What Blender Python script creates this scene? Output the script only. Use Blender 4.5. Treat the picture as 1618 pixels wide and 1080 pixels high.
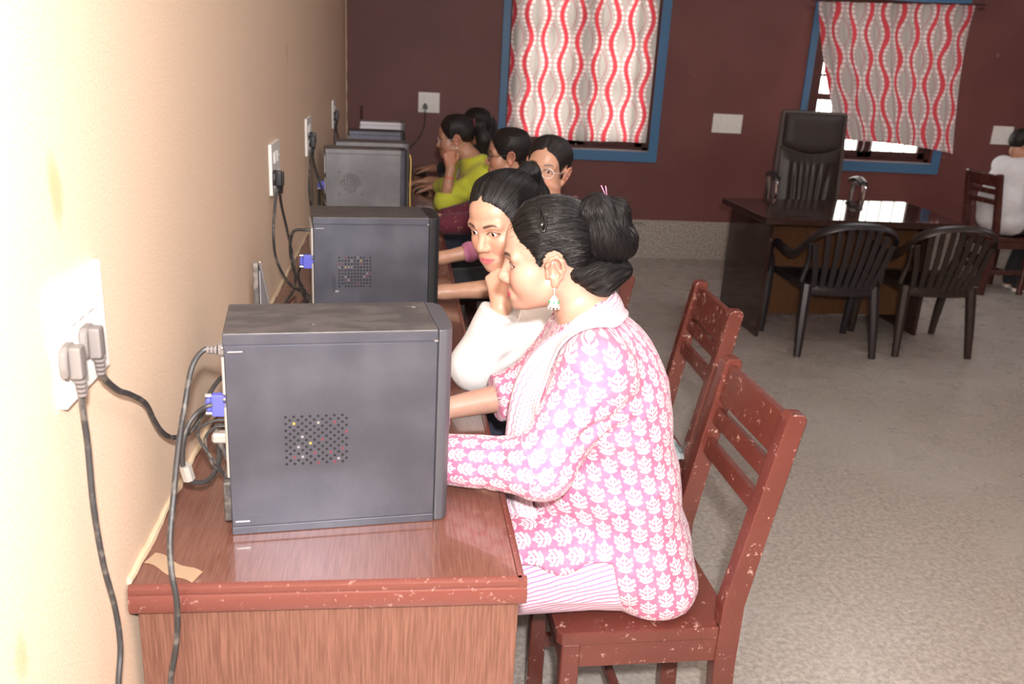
import bpy, bmesh, math, random
import numpy as np
from mathutils import Vector, Matrix
random.seed(7); rng = np.random.default_rng(7)
SC = bpy.context.scene
for o in list(bpy.data.objects): bpy.data.objects.remove(o)
COL = SC.collection

# ------------------------------------------------------------------ camera
def cam_setup():
    yaw, pitch, roll = 0.1383, 0.3139, 0.0564
    fw = Vector((math.sin(yaw)*math.cos(pitch), math.cos(yaw)*math.cos(pitch), -math.sin(pitch)))
    r = Vector((math.cos(yaw), -math.sin(yaw), 0)); u = r.cross(fw)
    r2 = r*math.cos(roll)+u*math.sin(roll); u2 = u*math.cos(roll)-r*math.sin(roll)
    cd = bpy.data.cameras.new('camera'); co = bpy.data.objects.new('camera', cd); COL.objects.link(co)
    M = Matrix((r2, u2, -fw)).transposed().to_4x4(); M.translation = (0.4101, 0, 1.559)
    co.matrix_world = M
    cd.sensor_width = 23.5; cd.lens = 1381.17*23.5/1618; cd.clip_start = .02
    cd.dof.use_dof = True; cd.dof.focus_distance = 1.75; cd.dof.aperture_fstop = 4.0
    SC.camera = co
    return M
CAM = cam_setup()
# ------------------------------------------------------------------ world, lights, exposure
W = bpy.data.worlds.new('World'); SC.world = W; W.use_nodes = True
W.node_tree.nodes['Background'].inputs[0].default_value = (1.0, .97, .88, 1)
W.node_tree.nodes['Background'].inputs[1].default_value = 6.5
SC.view_settings.view_transform = 'Standard'; SC.view_settings.look = 'None'
SC.view_settings.exposure = 0.0; SC.view_settings.gamma = 1.0
SC.view_settings.use_curve_mapping = False
def light(name, kind, loc, power, size, color=(1, 1, 1), rot=(0, 0, 0), sy=None):
    d = bpy.data.lights.new(name, kind); d.energy = power; d.color = color
    if kind == 'AREA':
        d.size = size
        if sy: d.shape = 'RECTANGLE'; d.size_y = sy
    else: d.shadow_soft_size = size
    o = bpy.data.objects.new(name, d); COL.objects.link(o); o.location = loc; o.rotation_euler = rot
    return o
# the photographer's flash, just above the lens
light('camera_flash', 'POINT', CAM @ Vector((0.05, .15, .16)), 335, .030, (1.0, .965, .95))
# unseen fill lights added below the ceiling to supply the room's ambient light
for i, (x, y) in enumerate(((2.2, 2.6), (5.6, 2.6), (3.9, 5.2), (7.0, 5.2))):
    light('ceiling_fill', 'AREA', (x, y, 2.98), 14, 1.2, (.97, .98, 1.0), (0, 0, 0), .12)

# ------------------------------------------------------------------ node helpers
class V:
    def __init__(s, nt, x): s.nt = nt; s.x = x
    def _m(s, op, b=None, c=None):
        n = s.nt.nodes.new('ShaderNodeMath'); n.operation = op
        for i, v in enumerate((s, b, c)):
            if v is None: continue
            if isinstance(v, V):
                if isinstance(v.x, (int, float)): n.inputs[i].default_value = v.x
                else: s.nt.links.new(v.x, n.inputs[i])
            else: n.inputs[i].default_value = v
        return V(s.nt, n.outputs[0])
    def __add__(s, o): return s._m('ADD', o)
    def __radd__(s, o): return s._m('ADD', o)
    def __sub__(s, o): return s._m('SUBTRACT', o)
    def __rsub__(s, o): return V(s.nt, o)._m('SUBTRACT', s)
    def __mul__(s, o): return s._m('MULTIPLY', o)
    __rmul__ = __mul__
    def __truediv__(s, o): return s._m('DIVIDE', o)
    def abs(s): return s._m('ABSOLUTE')
    def sin(s): return s._m('SINE')
    def sqrt(s): return s._m('SQRT')
    def floor(s): return s._m('FLOOR')
    def mod2(s): return s - ((s*.5).floor()*2)
    def min(s, o): return s._m('MINIMUM', o)
    def max(s, o): return s._m('MAXIMUM', o)
    def lt(s, o): return s._m('LESS_THAN', o)
    def gt(s, o): return s._m('GREATER_THAN', o)
    def wrap(s, p): return s - ((s/p + .5).floor()*p)      # to [-p/2, p/2)
    def step(s, a, b):                                      # smooth ramp a->0, b->1
        n = s.nt.nodes.new('ShaderNodeMapRange'); n.interpolation_type = 'SMOOTHSTEP'
        s.nt.links.new(s.x, n.inputs[0]); n.inputs[1].default_value = a; n.inputs[2].default_value = b
        return V(s.nt, n.outputs[0])
class Mat:
    def __init__(s, name, base=(.5, .5, .5), rough=.5, **kw):
        s.m = bpy.data.materials.new(name); s.m.use_nodes = True; s.nt = s.m.node_tree
        s.b = s.nt.nodes['Principled BSDF']; s.b.inputs['Base Color'].default_value = (*base, 1)
        s.b.inputs['Roughness'].default_value = rough
        for k, v in kw.items():
            s.b.inputs[k.replace('_', ' ')].default_value = v
    def tc(s, which='Object', scale=(1, 1, 1), rot=(0, 0, 0)):
        t = s.nt.nodes.new('ShaderNodeTexCoord'); mp = s.nt.nodes.new('ShaderNodeMapping')
        s.nt.links.new(t.outputs[which], mp.inputs[0]); mp.inputs['Scale'].default_value = scale
        mp.inputs['Rotation'].default_value = rot
        return mp.outputs[0]
    def xyz(s, vec):
        n = s.nt.nodes.new('ShaderNodeSeparateXYZ'); s.nt.links.new(vec, n.inputs[0])
        return [V(s.nt, n.outputs[i]) for i in range(3)]
    def noise(s, vec, scale, detail=2, rough=.5, dist=0):
        n = s.nt.nodes.new('ShaderNodeTexNoise'); s.nt.links.new(vec, n.inputs['Vector'])
        n.inputs['Scale'].default_value = scale; n.inputs['Detail'].default_value = detail
        n.inputs['Roughness'].default_value = rough; n.inputs['Distortion'].default_value = dist
        return V(s.nt, n.outputs[0])
    def attr(s, name):
        n = s.nt.nodes.new('ShaderNodeAttribute'); n.attribute_name = name; return n
    def mix(s, fac, a, b):
        n = s.nt.nodes.new('ShaderNodeMix'); n.data_type = 'RGBA'
        s.nt.links.new(fac.x, n.inputs[0])
        for i, c in ((6, a), (7, b)):
            if isinstance(c, tuple): n.inputs[i].default_value = (*c, 1)
            else: s.nt.links.new(c, n.inputs[i])
        return n.outputs[2]
    def color(s, sock): s.nt.links.new(sock, s.b.inputs['Base Color']); return s
    def rough(s, v): s.nt.links.new(v.x, s.b.inputs['Roughness']); return s
    def bump(s, v, strength=.3, dist=.01):
        n = s.nt.nodes.new('ShaderNodeBump'); s.nt.links.new(v.x, n.inputs['Height'])
        n.inputs['Strength'].default_value = strength; n.inputs['Distance'].default_value = dist
        s.nt.links.new(n.outputs[0], s.b.inputs['Normal']); return s
M = {}
def simple(key, base, rough=.5, **kw): M[key] = Mat(key, base, rough, **kw); return M[key]

# walls, floor
m = simple('tan_plaster', (.6, .4, .24), .75)
t = m.tc(); n1 = m.noise(t, 240, 3, .7); n2 = m.noise(m.tc(scale=(1, 1.6, .5)), 2.2, 4)
c1 = m.mix(n1.step(.35, .68), (.70, .505, .36), (.81, .64, .49))
c2 = m.mix(n2.step(.5, .8)*.45, c1, (.70, .53, .39))
st = m.noise(m.tc(scale=(1, 2.4, 1)), 3.1, 1).step(.71, .78)*.5
m.color(m.mix(st, c2, (.62, .34, .10))); m.bump(n1, .25, .004)
m = simple('maroon_paint', (.16, .05, .045), .55)
n1 = m.noise(m.tc(), 2.0, 4); n2 = m.noise(m.tc(), 60, 3); sp = m.noise(m.tc(), 14, 1).step(.79, .81)*.35
c = m.mix(n1.step(.3, .7), (.140, .047, .043), (.172, .060, .055)); m.color(m.mix(sp, c, (.4, .3, .27))); m.bump(n2, .15, .004)
m = simple('white_paint', (.75, .73, .7), .7); m.bump(m.noise(m.tc(), 50, 2), .1, .004)
m = simple('terrazzo', (.4, .38, .36), .28)
v = m.nt.nodes.new('ShaderNodeTexVoronoi'); m.nt.links.new(m.tc(), v.inputs['Vector']); v.inputs['Scale'].default_value = 95
n1 = m.noise(m.tc(), 60, 3, .7); n2 = m.noise(m.tc(), 1.3, 4); n3 = m.noise(m.tc(), 6, 3)
c = m.mix(n1.step(.3, .7), (.25, .215, .19), (.42, .375, .335))
c = m.mix(V(m.nt, v.outputs['Distance']).step(.22, .08)*.6, c, (.50, .46, .41))
c = m.mix(n2.step(.42, .72)*.55, c, (.40, .375, .345)); m.color(c); m.rough(n3*.25+.16)
m = simple('speckled_skirting', (.4, .38, .34), .45)
n1 = m.noise(m.tc(), 75, 3, .8); m.color(m.mix(n1.step(.36, .66), (.20, .175, .145), (.56, .51, .45)))
simple('blue_paint', (.065, .185, .35), .42)
simple('cement', (.55, .42, .28), .9)
# woods
def wood(key, a, b, rough, sc=(1, 1, 1), scale=26, bump=.06, coat=0.):
    m = simple(key, a, rough); m.b.inputs['Coat Weight'].default_value = coat
    n1 = m.noise(m.tc(scale=sc), scale, 4, .65); n2 = m.noise(m.tc(), 3, 2)
    m.color(m.mix(n1.step(.32, .68), a, b)); m.bump(n1, bump, .003); return m
wood('table_laminate', (.12, .050, .033), (.20, .092, .064), .30, (40, 40, 1.5), 7, .05)
wood('table_laminate_top', (.115, .046, .033), (.165, .072, .053), .20, (40, 1.5, 40), 7, .02, .5)
m = simple('moulding_paint', (.21, .05, .03), .25); n = m.noise(m.tc(), 90, 2)
m.color(m.mix(n.step(.62, .72)*.35, (.15, .046, .035), (.42, .28, .24))); m.bump(m.noise(m.tc(), 160, 2), .3, .002)
def chairwood(key, a, wear, ws):
    m = simple(key, a, .24); m.b.inputs['Coat Weight'].default_value = .25
    n = m.noise(m.tc(), 34, 5, .75); n2 = m.noise(m.tc(), 5, 2); n3 = m.noise(m.tc(scale=(1, 1, 4)), 120, 3, .8)
    c = m.mix(n2.step(.3, .7), a, tuple(x*1.25 for x in a))
    w = n.step(ws, ws+.035)*n3.step(.42, .55); m.color(m.mix(w*.8, c, wear)); m.bump(n2, .1, .004)
    m.rough(n2*.2+.17); return m
chairwood('chair_paint', (.098, .026, .019), (.55, .36, .30), .605)
chairwood('chair_paint_worn', (.11, .028, .02), (.62, .45, .38), .585)
chairwood('chair_paint_dark', (.06, .016, .012), (.2, .1, .08), .70)
wood('boss_laminate', (.028, .014, .012), (.045, .022, .017), .06, (1, 1, 14), 10, .01)
wood('boss_modesty', (.085, .036, .014), (.125, .055, .022), .35, (12, 1, 1), 8, .02)
wood('window_wood', (.055, .018, .016), (.075, .026, .022), .5)
# plastics, metals
m = simple('case_paint', (.055, .056, .066), .36); n = m.noise(m.tc(), 9, 4); n2 = m.noise(m.tc(), 500, 1)
m.b.inputs['Metallic'].default_value = .55
m.color(m.mix(n.step(.35, .75), (.082, .084, .106), (.108, .110, .136))); m.rough(n*.16+.30); m.bump(n2, .12, .001)
m = simple('case_paint_grey', (.16, .155, .165), .42); n = m.noise(m.tc(), 7, 4); m.b.inputs['Metallic'].default_value = .3
m.color(m.mix(n.step(.35, .75), (.15, .145, .155), (.22, .215, .225)))
m = simple('case_top', (.05, .048, .05), .5); n = m.noise(m.tc(scale=(1, 2, 1)), 11, 4, .6); n2 = m.noise(m.tc(), 45, 4)
c = m.mix(n.step(.42, .56), (.082, .074, .074), (.054, .050, .052)); m.color(m.mix(n2.step(.72, .76)*.7, c, (.4, .36, .34)))
simple('case_bezel', (.07, .07, .082), .38)
simple('bezel_black', (.018, .018, .02), .4)
simple('steel', (.6, .6, .62), .3, Metallic=.9)
simple('silver_panel', (.42, .40, .42), .35, Metallic=.4)
simple('dull_tin', (.5, .47, .43), .5, Metallic=.5)
simple('black_hole', (.006, .006, .007), .8)
simple('hole_red', (.13, .02, .03), .6); simple('hole_yellow', (.3, .22, .04), .6); simple('hole_pale', (.2, .19, .19), .6)
simple('black_plastic', (.02, .02, .022), .38)
m = simple('dusty_black', (.05, .045, .042), .6); n = m.noise(m.tc(), 60, 3); m.color(m.mix(n.step(.4, .7), (.05, .045, .043), (.14, .12, .105)))
m = simple('cable_rubber', (.035, .033, .032), .5); n = m.noise(m.tc(), 50, 3); m.color(m.mix(n.step(.5, .7), (.035, .033, .033), (.12, .105, .09)))
simple('plug_grey', (.16, .14, .13), .55)
simple('vga_blue', (.10, .11, .52), .42)
simple('yellow_cable', (.7, .5, .12), .5)
simple('switch_white', (.80, .79, .76), .3); simple('switch_grey', (.45, .44, .42), .4)
simple('lamp_red', (.7, .05, .05), .3)
simple('screen', (.30, .29, .30), .25)
simple('grey_plastic', (.2, .19, .19), .45)
m = simple('chair_plastic', (.016, .012, .014), .33); n = m.noise(m.tc(), 15, 3); m.rough(n*.25+.25)
m = simple('chair_plastic_brown', (.021, .012, .009), .33); n = m.noise(m.tc(), 15, 3); m.rough(n*.25+.25)
m = simple('leatherette', (.055, .036, .033), .36); m.bump(m.noise(m.tc(), 180, 2), .25, .002)
simple('leatherette_pad', (.075, .056, .056), .5)
simple('chrome', (.75, .75, .78), .12, Metallic=1.0)
simple('paper_tape', (.66, .46, .30), .8)
simple('wrap_plastic', (.55, .66, .68), .2)
simple('grit', (.8, .78, .75), .8)
m = simple('glass', (1, 1, 1), .02)
nt = m.nt; tr = nt.nodes.new('ShaderNodeBsdfTransparent'); gl = nt.nodes.new('ShaderNodeBsdfGlossy'); gl.inputs['Roughness'].default_value = .03
mx = nt.nodes.new('ShaderNodeMixShader'); mx.inputs[0].default_value = .07
nt.links.new(tr.outputs[0], mx.inputs[1]); nt.links.new(gl.outputs[0], mx.inputs[2]); nt.links.new(mx.outputs[0], nt.nodes['Material Output'].inputs[0])

# curtain print: mirrored red waves edged with white dots, thin waves between
def curtain_mat(key, trans):
    m = simple(key, (.6, .5, .48), .8); nt = m.nt
    u, v, _ = m.xyz(m.tc('UV'))
    s, A, P, dv = .160, .027, .36, .034
    w = (v*(2*math.pi/P)).sin()*A
    red = dots = thin = None
    for sgn, off in ((1, 0), (-1, s)):
        du = ((u - off) - w*sgn).wrap(2*s).abs()
        r = du.step(.021, .016); red = r if red is None else red.max(r)
        a = du - .034; b = (v + .4*w).wrap(dv)
        d = ((a*a + b*b).sqrt()).step(.0150, .0120); dots = d if dots is None else dots.max(d)
        dk = du.step(.052, .044)
        dots_bg = dk if sgn == 1 else dots_bg.max(dk)
        tl = ((u - off - s/2) + w*1.25*sgn).wrap(2*s).abs().step(.0055, .003); thin = tl if thin is None else thin.max(tl)
    n = m.noise(m.tc('UV', (1, 1, 1)), 420, 2)
    c = m.mix(n.step(.2, .8), (.34, .30, .285), (.46, .415, .395))
    c = m.mix(thin*.75, c, (.45, .10, .14)); c = m.mix(dots_bg*.55, c, (.50, .17, .20)); c = m.mix(red, c, (.56, .05, .07)); c = m.mix(dots, c, (.68, .60, .59))
    m.color(c)
    tb = nt.nodes.new('ShaderNodeBsdfTranslucent'); nt.links.new(c, tb.inputs[0])
    mx = nt.nodes.new('ShaderNodeMixShader'); mx.inputs[0].default_value = trans
    nt.links.new(m.b.outputs[0], mx.inputs[1]); nt.links.new(tb.outputs[0], mx.inputs[2]); nt.links.new(mx.outputs[0], nt.nodes['Material Output'].inputs[0])
curtain_mat('curtain_print', .62); curtain_mat('curtain_print_lined', .14)

# kurta block print: white sprigs on pink
def kurta_mat():
    m = simple('kurta_print', (.8, .3, .6), .75)
    u, v, _ = m.xyz(m.tc('UV'))
    nz = m.noise(m.tc('UV'), 130, 2) - .5
    px, py = .0345, .042
    col = (u/px + .5).floor(); vv = v + col.mod2()*(py/2)
    a = u.wrap(px)/px + nz*.10; b = vv.wrap(py)/py + nz*.08
    aa = a.abs(); d = None
    def E(cx, cy, rx, ry, deg):
        nonlocal d
        c, s_ = math.cos(math.radians(deg)), math.sin(math.radians(deg))
        x = aa - cx; y = b - cy
        X = (x*c + y*s_)/rx; Y = (y*c - x*s_)/ry
        q = (X*X + Y*Y).sqrt() - 1.0
        q = q*min(rx, ry); d = q if d is None else d.min(q)
    E(0, 0, .05, .43, 0); E(0, .38, .085, .10, 0); E(.13, .27, .10, .055, -35); E(.20, .10, .17, .065, 38); E(.36, .20, .075, .09, 0)
    E(.22, -.13, .19, .07, 30); E(.385, -.02, .07, .085, 10); E(.16, -.34, .15, .065, 25); E(.30, -.28, .07, .06, 20)
    mask = d.step(.016, -.014)
    n2 = m.noise(m.tc('UV'), 25, 3)
    pink = m.mix(n2.step(.3, .7), (.48, .120, .235), (.56, .18, .295))
    m.color(m.mix(mask, pink, (.72, .62, .65))); m.bump(m.noise(m.tc('UV'), 700, 1), .15, .001)
    m.b.inputs['Sheen Weight'].default_value = .15
    m = simple('salwar_stripe', (.8, .6, .7), .8)
    u, v, _ = m.xyz(m.tc('UV'))
    nz = m.noise(m.tc('UV'), 30, 2)*.006
    k = (v + u*.22 + nz).wrap(.0105).abs().step(.0026, .0012)
    m.color(m.mix(k, (.70, .60, .64), (.52, .18, .35)))
    m = simple('dupatta_print', (.85, .75, .8), .8)
    u, v, _ = m.xyz(m.tc('UV'))                        # u across, v along
    zig = ((v.wrap(.022)).abs()*.55 + u)
    l1 = zig.wrap(.017).abs().step(.0032, .0018)*((u - .025).abs().lt(.019))
    l2 = ((u+.028).wrap(.013)).abs().step(.0022, .0011)*(u.lt(0.0))*((v.wrap(.011)).abs().gt(.0022))
    l3 = ((u - .053).abs()).step(.0042, .003)
    k = l1.max(l2).max(l3); m.color(m.mix(k*.8, (.70, .60, .64), (.55, .19, .36)))
kurta_mat()
# plain cloths
def cloth(key, a, b, sc=260, rough=.85):
    m = simple(key, a, rough); n = m.noise(m.tc(), sc, 2); n2 = m.noise(m.tc(), 14, 3)
    m.color(m.mix(n2.step(.3, .7), a, b)); m.bump(n, .2, .002); m.b.inputs['Sheen Weight'].default_value = .1; return m
cloth('white_sweatshirt', (.66, .65, .64), (.72, .71, .70)); cloth('grey_knit', (.42, .40, .38), (.5, .48, .46))
cloth('yellow_knit', (.50, .52, .035), (.58, .59, .05)); cloth('navy_denim', (.012, .014, .03), (.02, .022, .045))
cloth('white_shirt', (.62, .62, .66), (.7, .7, .73)); cloth('black_cloth', (.014, .013, .016), (.02, .02, .024)); cloth('pink_band', (.72, .25, .45), (.8, .3, .52))
m = cloth('maroon_dots', (.10, .012, .028), (.13, .016, .034))
v = m.nt.nodes.new('ShaderNodeTexVoronoi'); m.nt.links.new(m.tc(), v.inputs['Vector']); v.inputs['Scale'].default_value = 42
m.color(m.mix(V(m.nt, v.outputs['Distance']).step(.2, .12)*.7, (.11, .013, .03), (.45, .24, .12)))
m = cloth('floral_scarf', (.4, .1, .12), (.5, .4, .38)); n = m.noise(m.tc(), 40, 2)
m.color(m.mix(n.step(.45, .55), (.40, .06, .09), (.55, .46, .42)))
def rib(key, a, b, axis, per):
    m = simple(key, a, .85); q = m.xyz(m.tc())[axis]
    k = q.wrap(per).abs().step(per*.18, per*.3); m.color(m.mix(k, a, b)); m.bump(m.noise(m.tc(), 300, 2), .2, .002)
# skin and hair
def skin(key, base, lip, rough=.42):
    m = simple(key, base, rough)
    n = m.noise(m.tc(), 35, 3); c = m.mix(n.step(.3, .7), tuple(x*.95 for x in base), tuple(min(1, x*1.05) for x in base))
    at = m.attr('tint'); sp = m.nt.nodes.new('ShaderNodeSeparateColor'); m.nt.links.new(at.outputs['Color'], sp.inputs[0])
    R, G, B = [V(m.nt, sp.outputs[i]) for i in range(3)]
    c = m.mix(B, c, (min(1, base[0]*1.06), base[1]*.72, base[2]*.70))     # flushed ears, cheeks, knuckles
    c = m.mix(R, c, lip); c = m.mix(G, c, (.022, .012, .010)); m.color(c)
    m.b.inputs['Subsurface Weight'].default_value = .12; m.b.inputs['Subsurface Radius'].default_value = (1, .35, .2); m.b.inputs['Subsurface Scale'].default_value = .008
    m.bump(m.noise(m.tc(), 420, 2), .06, .001)
skin('skin_fair', (.60, .335, .235), (.62, .16, .18)); skin('skin_warm', (.47, .275, .205), (.66, .10, .19))
skin('skin_deep', (.46, .235, .15), (.36, .11, .10)); skin('skin_mid', (.52, .285, .19), (.42, .14, .13))
def hair(key, c0, c1, fu, rough=.33):
    m = simple(key, c0, rough); u, v, _ = m.xyz(m.tc('UV', (1, .05, 1)))
    n = m.noise(m.tc('UV', (fu, 1.6, 1)), 1.0, 3, .7); n2 = m.noise(m.tc('UV', (fu*.22, 1.0, 1)), 1.0, 2)
    m.color(m.mix(n.step(.4, .72), c0, c1)); m.rough(n*.35 + (rough-.14)); m.bump(n*.65+n2*.35, .8, .004)
    m.b.inputs['Specular IOR Level'].default_value = .36
hair('hair_black', (.003, .0026, .0028), (.011, .009, .0095), 300., .30); hair('hair_plain', (.008, .006, .006), (.018, .013, .012), 160., .4)
simple('hair_strand', (.008, .007, .0075), .27, Specular_IOR_Level=.36)
def eye_mat():
    m = simple('eye', (.8, .78, .76), .12); x, y, z = m.xyz(m.tc('Object'))
    r = (y*y + z*z).sqrt(); f = x.gt(0)
    c = m.mix(r.step(.0061, .0056)*f, (.80, .75, .73), (.045, .018, .010)); m.color(m.mix(r.step(.0029, .0024)*f, c, (.004, .003, .003)))
eye_mat()
simple('clip_black', (.004, .004, .004), .22)
simple('lens_glass', (1, 1, 1), .05)
m = M['lens_glass']; nt = m.nt; tr = nt.nodes.new('ShaderNodeBsdfTransparent'); gl = nt.nodes.new('ShaderNodeBsdfGlossy'); gl.inputs['Roughness'].default_value = .05
mx = nt.nodes.new('ShaderNodeMixShader'); mx.inputs[0].default_value = .05
nt.links.new(tr.outputs[0], mx.inputs[1]); nt.links.new(gl.outputs[0], mx.inputs[2]); nt.links.new(mx.outputs[0], nt.nodes['Material Output'].inputs[0])
simple('silver', (.8, .8, .8), .38, Metallic=.65); simple('green_enamel', (.02, .25, .09), .3); simple('gold', (.7, .45, .15), .3, Metallic=.9)
simple('nail', (.7, .42, .36), .3); simple('shoe_black', (.03, .03, .032), .5); simple('shoe_white', (.7, .68, .66), .6)
# ------------------------------------------------------------------ mesh helpers
def smooth_path(pts, n=8):
    P = [np.array(p, float) for p in pts]
    P = [2*P[0]-P[1]] + P + [2*P[-1]-P[-2]]; out = []
    for i in range(1, len(P)-2):
        a, b, c, d = P[i-1:i+3]
        for k in range(n):
            t = k/n; out.append(.5*((2*b)+(-a+c)*t+(2*a-5*b+4*c-d)*t*t+(-a+3*b-3*c+d)*t**3))
    out.append(P[-2]); return out
class MB:
    def __init__(s): s.bm = bmesh.new()
    def box(s, x0, x1, y0, y1, z0, z1, bev=0, seg=1, mat=None):
        M4 = Matrix.Translation(((x0+x1)/2, (y0+y1)/2, (z0+z1)/2)) @ Matrix.Diagonal((x1-x0, y1-y0, z1-z0, 1))
        if mat is not None: M4 = mat @ M4
        r = bmesh.ops.create_cube(s.bm, size=1, matrix=M4)
        if bev:
            es = list({e for v in r['verts'] for e in v.link_edges})
            bmesh.ops.bevel(s.bm, geom=es, offset=bev, segments=seg, affect='EDGES', profile=.5)
        return s
    def prism(s, poly, lo, hi, axis='y', bev=0, seg=1):
        def p3(a, b, h): return {'x': (h, a, b), 'y': (a, h, b), 'z': (a, b, h)}[axis]
        A = [s.bm.verts.new(p3(a, b, lo)) for a, b in poly]; B = [s.bm.verts.new(p3(a, b, hi)) for a, b in poly]
        n = len(poly); fs = [s.bm.faces.new(A), s.bm.faces.new(B[::-1])]
        for i in range(n): fs.append(s.bm.faces.new((A[(i+1) % n], A[i], B[i], B[(i+1) % n])))
        if bev: bmesh.ops.bevel(s.bm, geom=list({e for f in fs for e in f.edges}), offset=bev, segments=seg, affect='EDGES', profile=.5)
        return s
    def tube(s, pts, r, n=10, smooth=0, flat=None, up=None):
        P = smooth_path(pts, smooth) if smooth else [np.array(p, float) for p in pts]
        m = len(P); rs = r if hasattr(r, '__len__') else [r]*m
        if len(rs) != m: rs = np.interp(np.linspace(0, 1, m), np.linspace(0, 1, len(rs)), rs)
        T = [P[min(i+1, m-1)]-P[max(i-1, 0)] for i in range(m)]; T = [t/(np.linalg.norm(t)+1e-12) for t in T]
        ref = np.array(up, float) if up is not None else (np.array([0, 0, 1.]) if abs(T[0][2]) < .9 else np.array([1., 0, 0]))
        N = ref - T[0]*(ref@T[0]); N /= np.linalg.norm(N); rings = []
        for i in range(m):
            if up is not None: N = ref - T[i]*(ref@T[i])
            else: N = N - T[i]*(N@T[i])
            N = N/(np.linalg.norm(N)+1e-12); B = np.cross(T[i], N); fl = flat or (1, 1)
            rings.append([s.bm.verts.new(P[i]+rs[i]*(fl[0]*math.cos(a)*N+fl[1]*math.sin(a)*B)) for a in (2*math.pi*k/n for k in range(n))])
        for i in range(m-1):
            for k in range(n): s.bm.faces.new((rings[i][k], rings[i+1][k], rings[i+1][(k+1) % n], rings[i][(k+1) % n]))
        s.bm.faces.new(rings[0]); s.bm.faces.new(rings[-1][::-1]); return s
    def cyl(s, a, b, r, n=16): return s.tube([a, b], r, n)
    def sphere(s, c, r, sc=(1, 1, 1), u=16, v=10):
        bmesh.ops.create_uvsphere(s.bm, u_segments=u, v_segments=v, radius=r, matrix=Matrix.Translation(c) @ Matrix.Diagonal((*sc, 1))); return s
    def grid(s, f, nu, nv, thick=None):
        g = [[s.bm.verts.new(f(i/nu, j/nv)) for j in range(nv+1)] for i in range(nu+1)]
        for i in range(nu):
            for j in range(nv): s.bm.faces.new((g[i][j], g[i+1][j], g[i+1][j+1], g[i][j+1]))
        if thick:
            bmesh.ops.solidify(s.bm, geom=s.bm.faces[:], thickness=thick)
        return s
    def xf(s, M4): bmesh.ops.transform(s.bm, matrix=M4, verts=s.bm.verts[:]); return s
    def build(s, name, mat, parent=None, smooth=35, loc=None, rot=None):
        me = bpy.data.meshes.new(name); bmesh.ops.recalc_face_normals(s.bm, faces=s.bm.faces[:]); s.bm.to_mesh(me); s.bm.free()
        o = link(name, me, mat, parent, smooth, loc, rot)
        if 0 < smooth < 180: w = o.modifiers.new('weighted', 'WEIGHTED_NORMAL'); w.keep_sharp = True
        return o
def link(name, me, mat, parent=None, smooth=35, loc=None, rot=None):
    for k in (mat if isinstance(mat, (list, tuple)) else [mat]): me.materials.append(M[k].m)
    if smooth and len(me.polygons):
        me.polygons.foreach_set('use_smooth', [True]*len(me.polygons))
        if smooth < 180: me.set_sharp_from_angle(angle=math.radians(smooth))
    o = bpy.data.objects.new(name, me); COL.objects.link(o)
    if parent is not None: o.parent = parent
    if loc is not None: o.location = loc
    if rot is not None: o.rotation_euler = rot
    return o
def tag(o, label=None, cat=None, group=None, kind=None):
    for k, v in (('label', label), ('category', cat), ('group', group), ('kind', kind)):
        if v: o[k] = v
    return o
def thing(name, label, cat, loc=(0, 0, 0), rz=0, group=None):
    o = bpy.data.objects.new(name, None); COL.objects.link(o); o.location = loc; o.rotation_euler = (0, 0, rz); o.empty_display_size = .05
    return tag(o, label, cat, group)
def copy_thing(o, parent=None):
    c = o.copy(); COL.objects.link(c)
    if parent is not None: c.parent = parent
    for ch in list(o.children): copy_thing(ch, c)
    return c
def struct(name, mb, mat, parent=None, **k):
    o = mb.build(name, mat, parent, **k)
    if parent is None: o['kind'] = 'structure'
    return o
R = math.radians
YB = 7.092; XR = 8.2; YF = -2.6; ZC = 3.05

# ------------------------------------------------------------------ the room
WIN = [(1.245, 2.432), (3.735, 4.922)]; WZ0, WZ1 = .885, 2.16
struct('floor', MB().box(-.2, XR+.2, YF-.2, YB+.2, -.1, 0), 'terrazzo')
struct('ceiling', MB().box(-.2, XR+.2, YF-.2, YB+.2, ZC, ZC+.1), 'white_paint')
struct('wall_left', MB().box(-.2, 0, YF-.2, YB+.2, 0, ZC), 'tan_plaster')
struct('wall_right', MB().box(XR, XR+.2, YF-.2, YB+.2, 0, ZC), 'maroon_paint')
struct('wall_front', MB().box(0, XR, YF-.2, YF, 0, ZC), 'maroon_paint')
w = MB(); xs = [0, *WIN[0], *WIN[1], XR]
for i in range(0, 6, 2): w.box(xs[i], xs[i+1], YB, YB+.2, 0, ZC)
for a, b in WIN: w.box(a, b, YB, YB+.2, 0, WZ0); w.box(a, b, YB, YB+.2, WZ1, ZC)
struct('wall_back', w, 'maroon_paint')
struct('baseboard_back', MB().box(.64, XR, YB-.012, YB+.01, 0, .327, .003), 'speckled_skirting')
struct('baseboard_right', MB().box(XR-.012, XR+.01, YF, YB-.012, 0, .327, .003), 'speckled_skirting')
cb = MB()
cb.tube([(0.002, y, .752+.002*math.sin(y*31)+.0015*math.sin(y*83)) for y in np.linspace(1.235, 7.0, 220)], [.006+.003*abs(math.sin(k*1.7))*abs(math.sin(k*.37)) for k in range(220)], 8)
struct('trim_1', cb, 'cement')
cn = MB(); cn.tube([(.002+.002*math.sin(z*40), YB-.002, z) for z in np.linspace(.76, 3.04, 60)], [.004+.004*abs(math.sin(k*2.3)) for k in range(60)], 6)
struct('trim_2', cn, 'tan_plaster')

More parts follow.
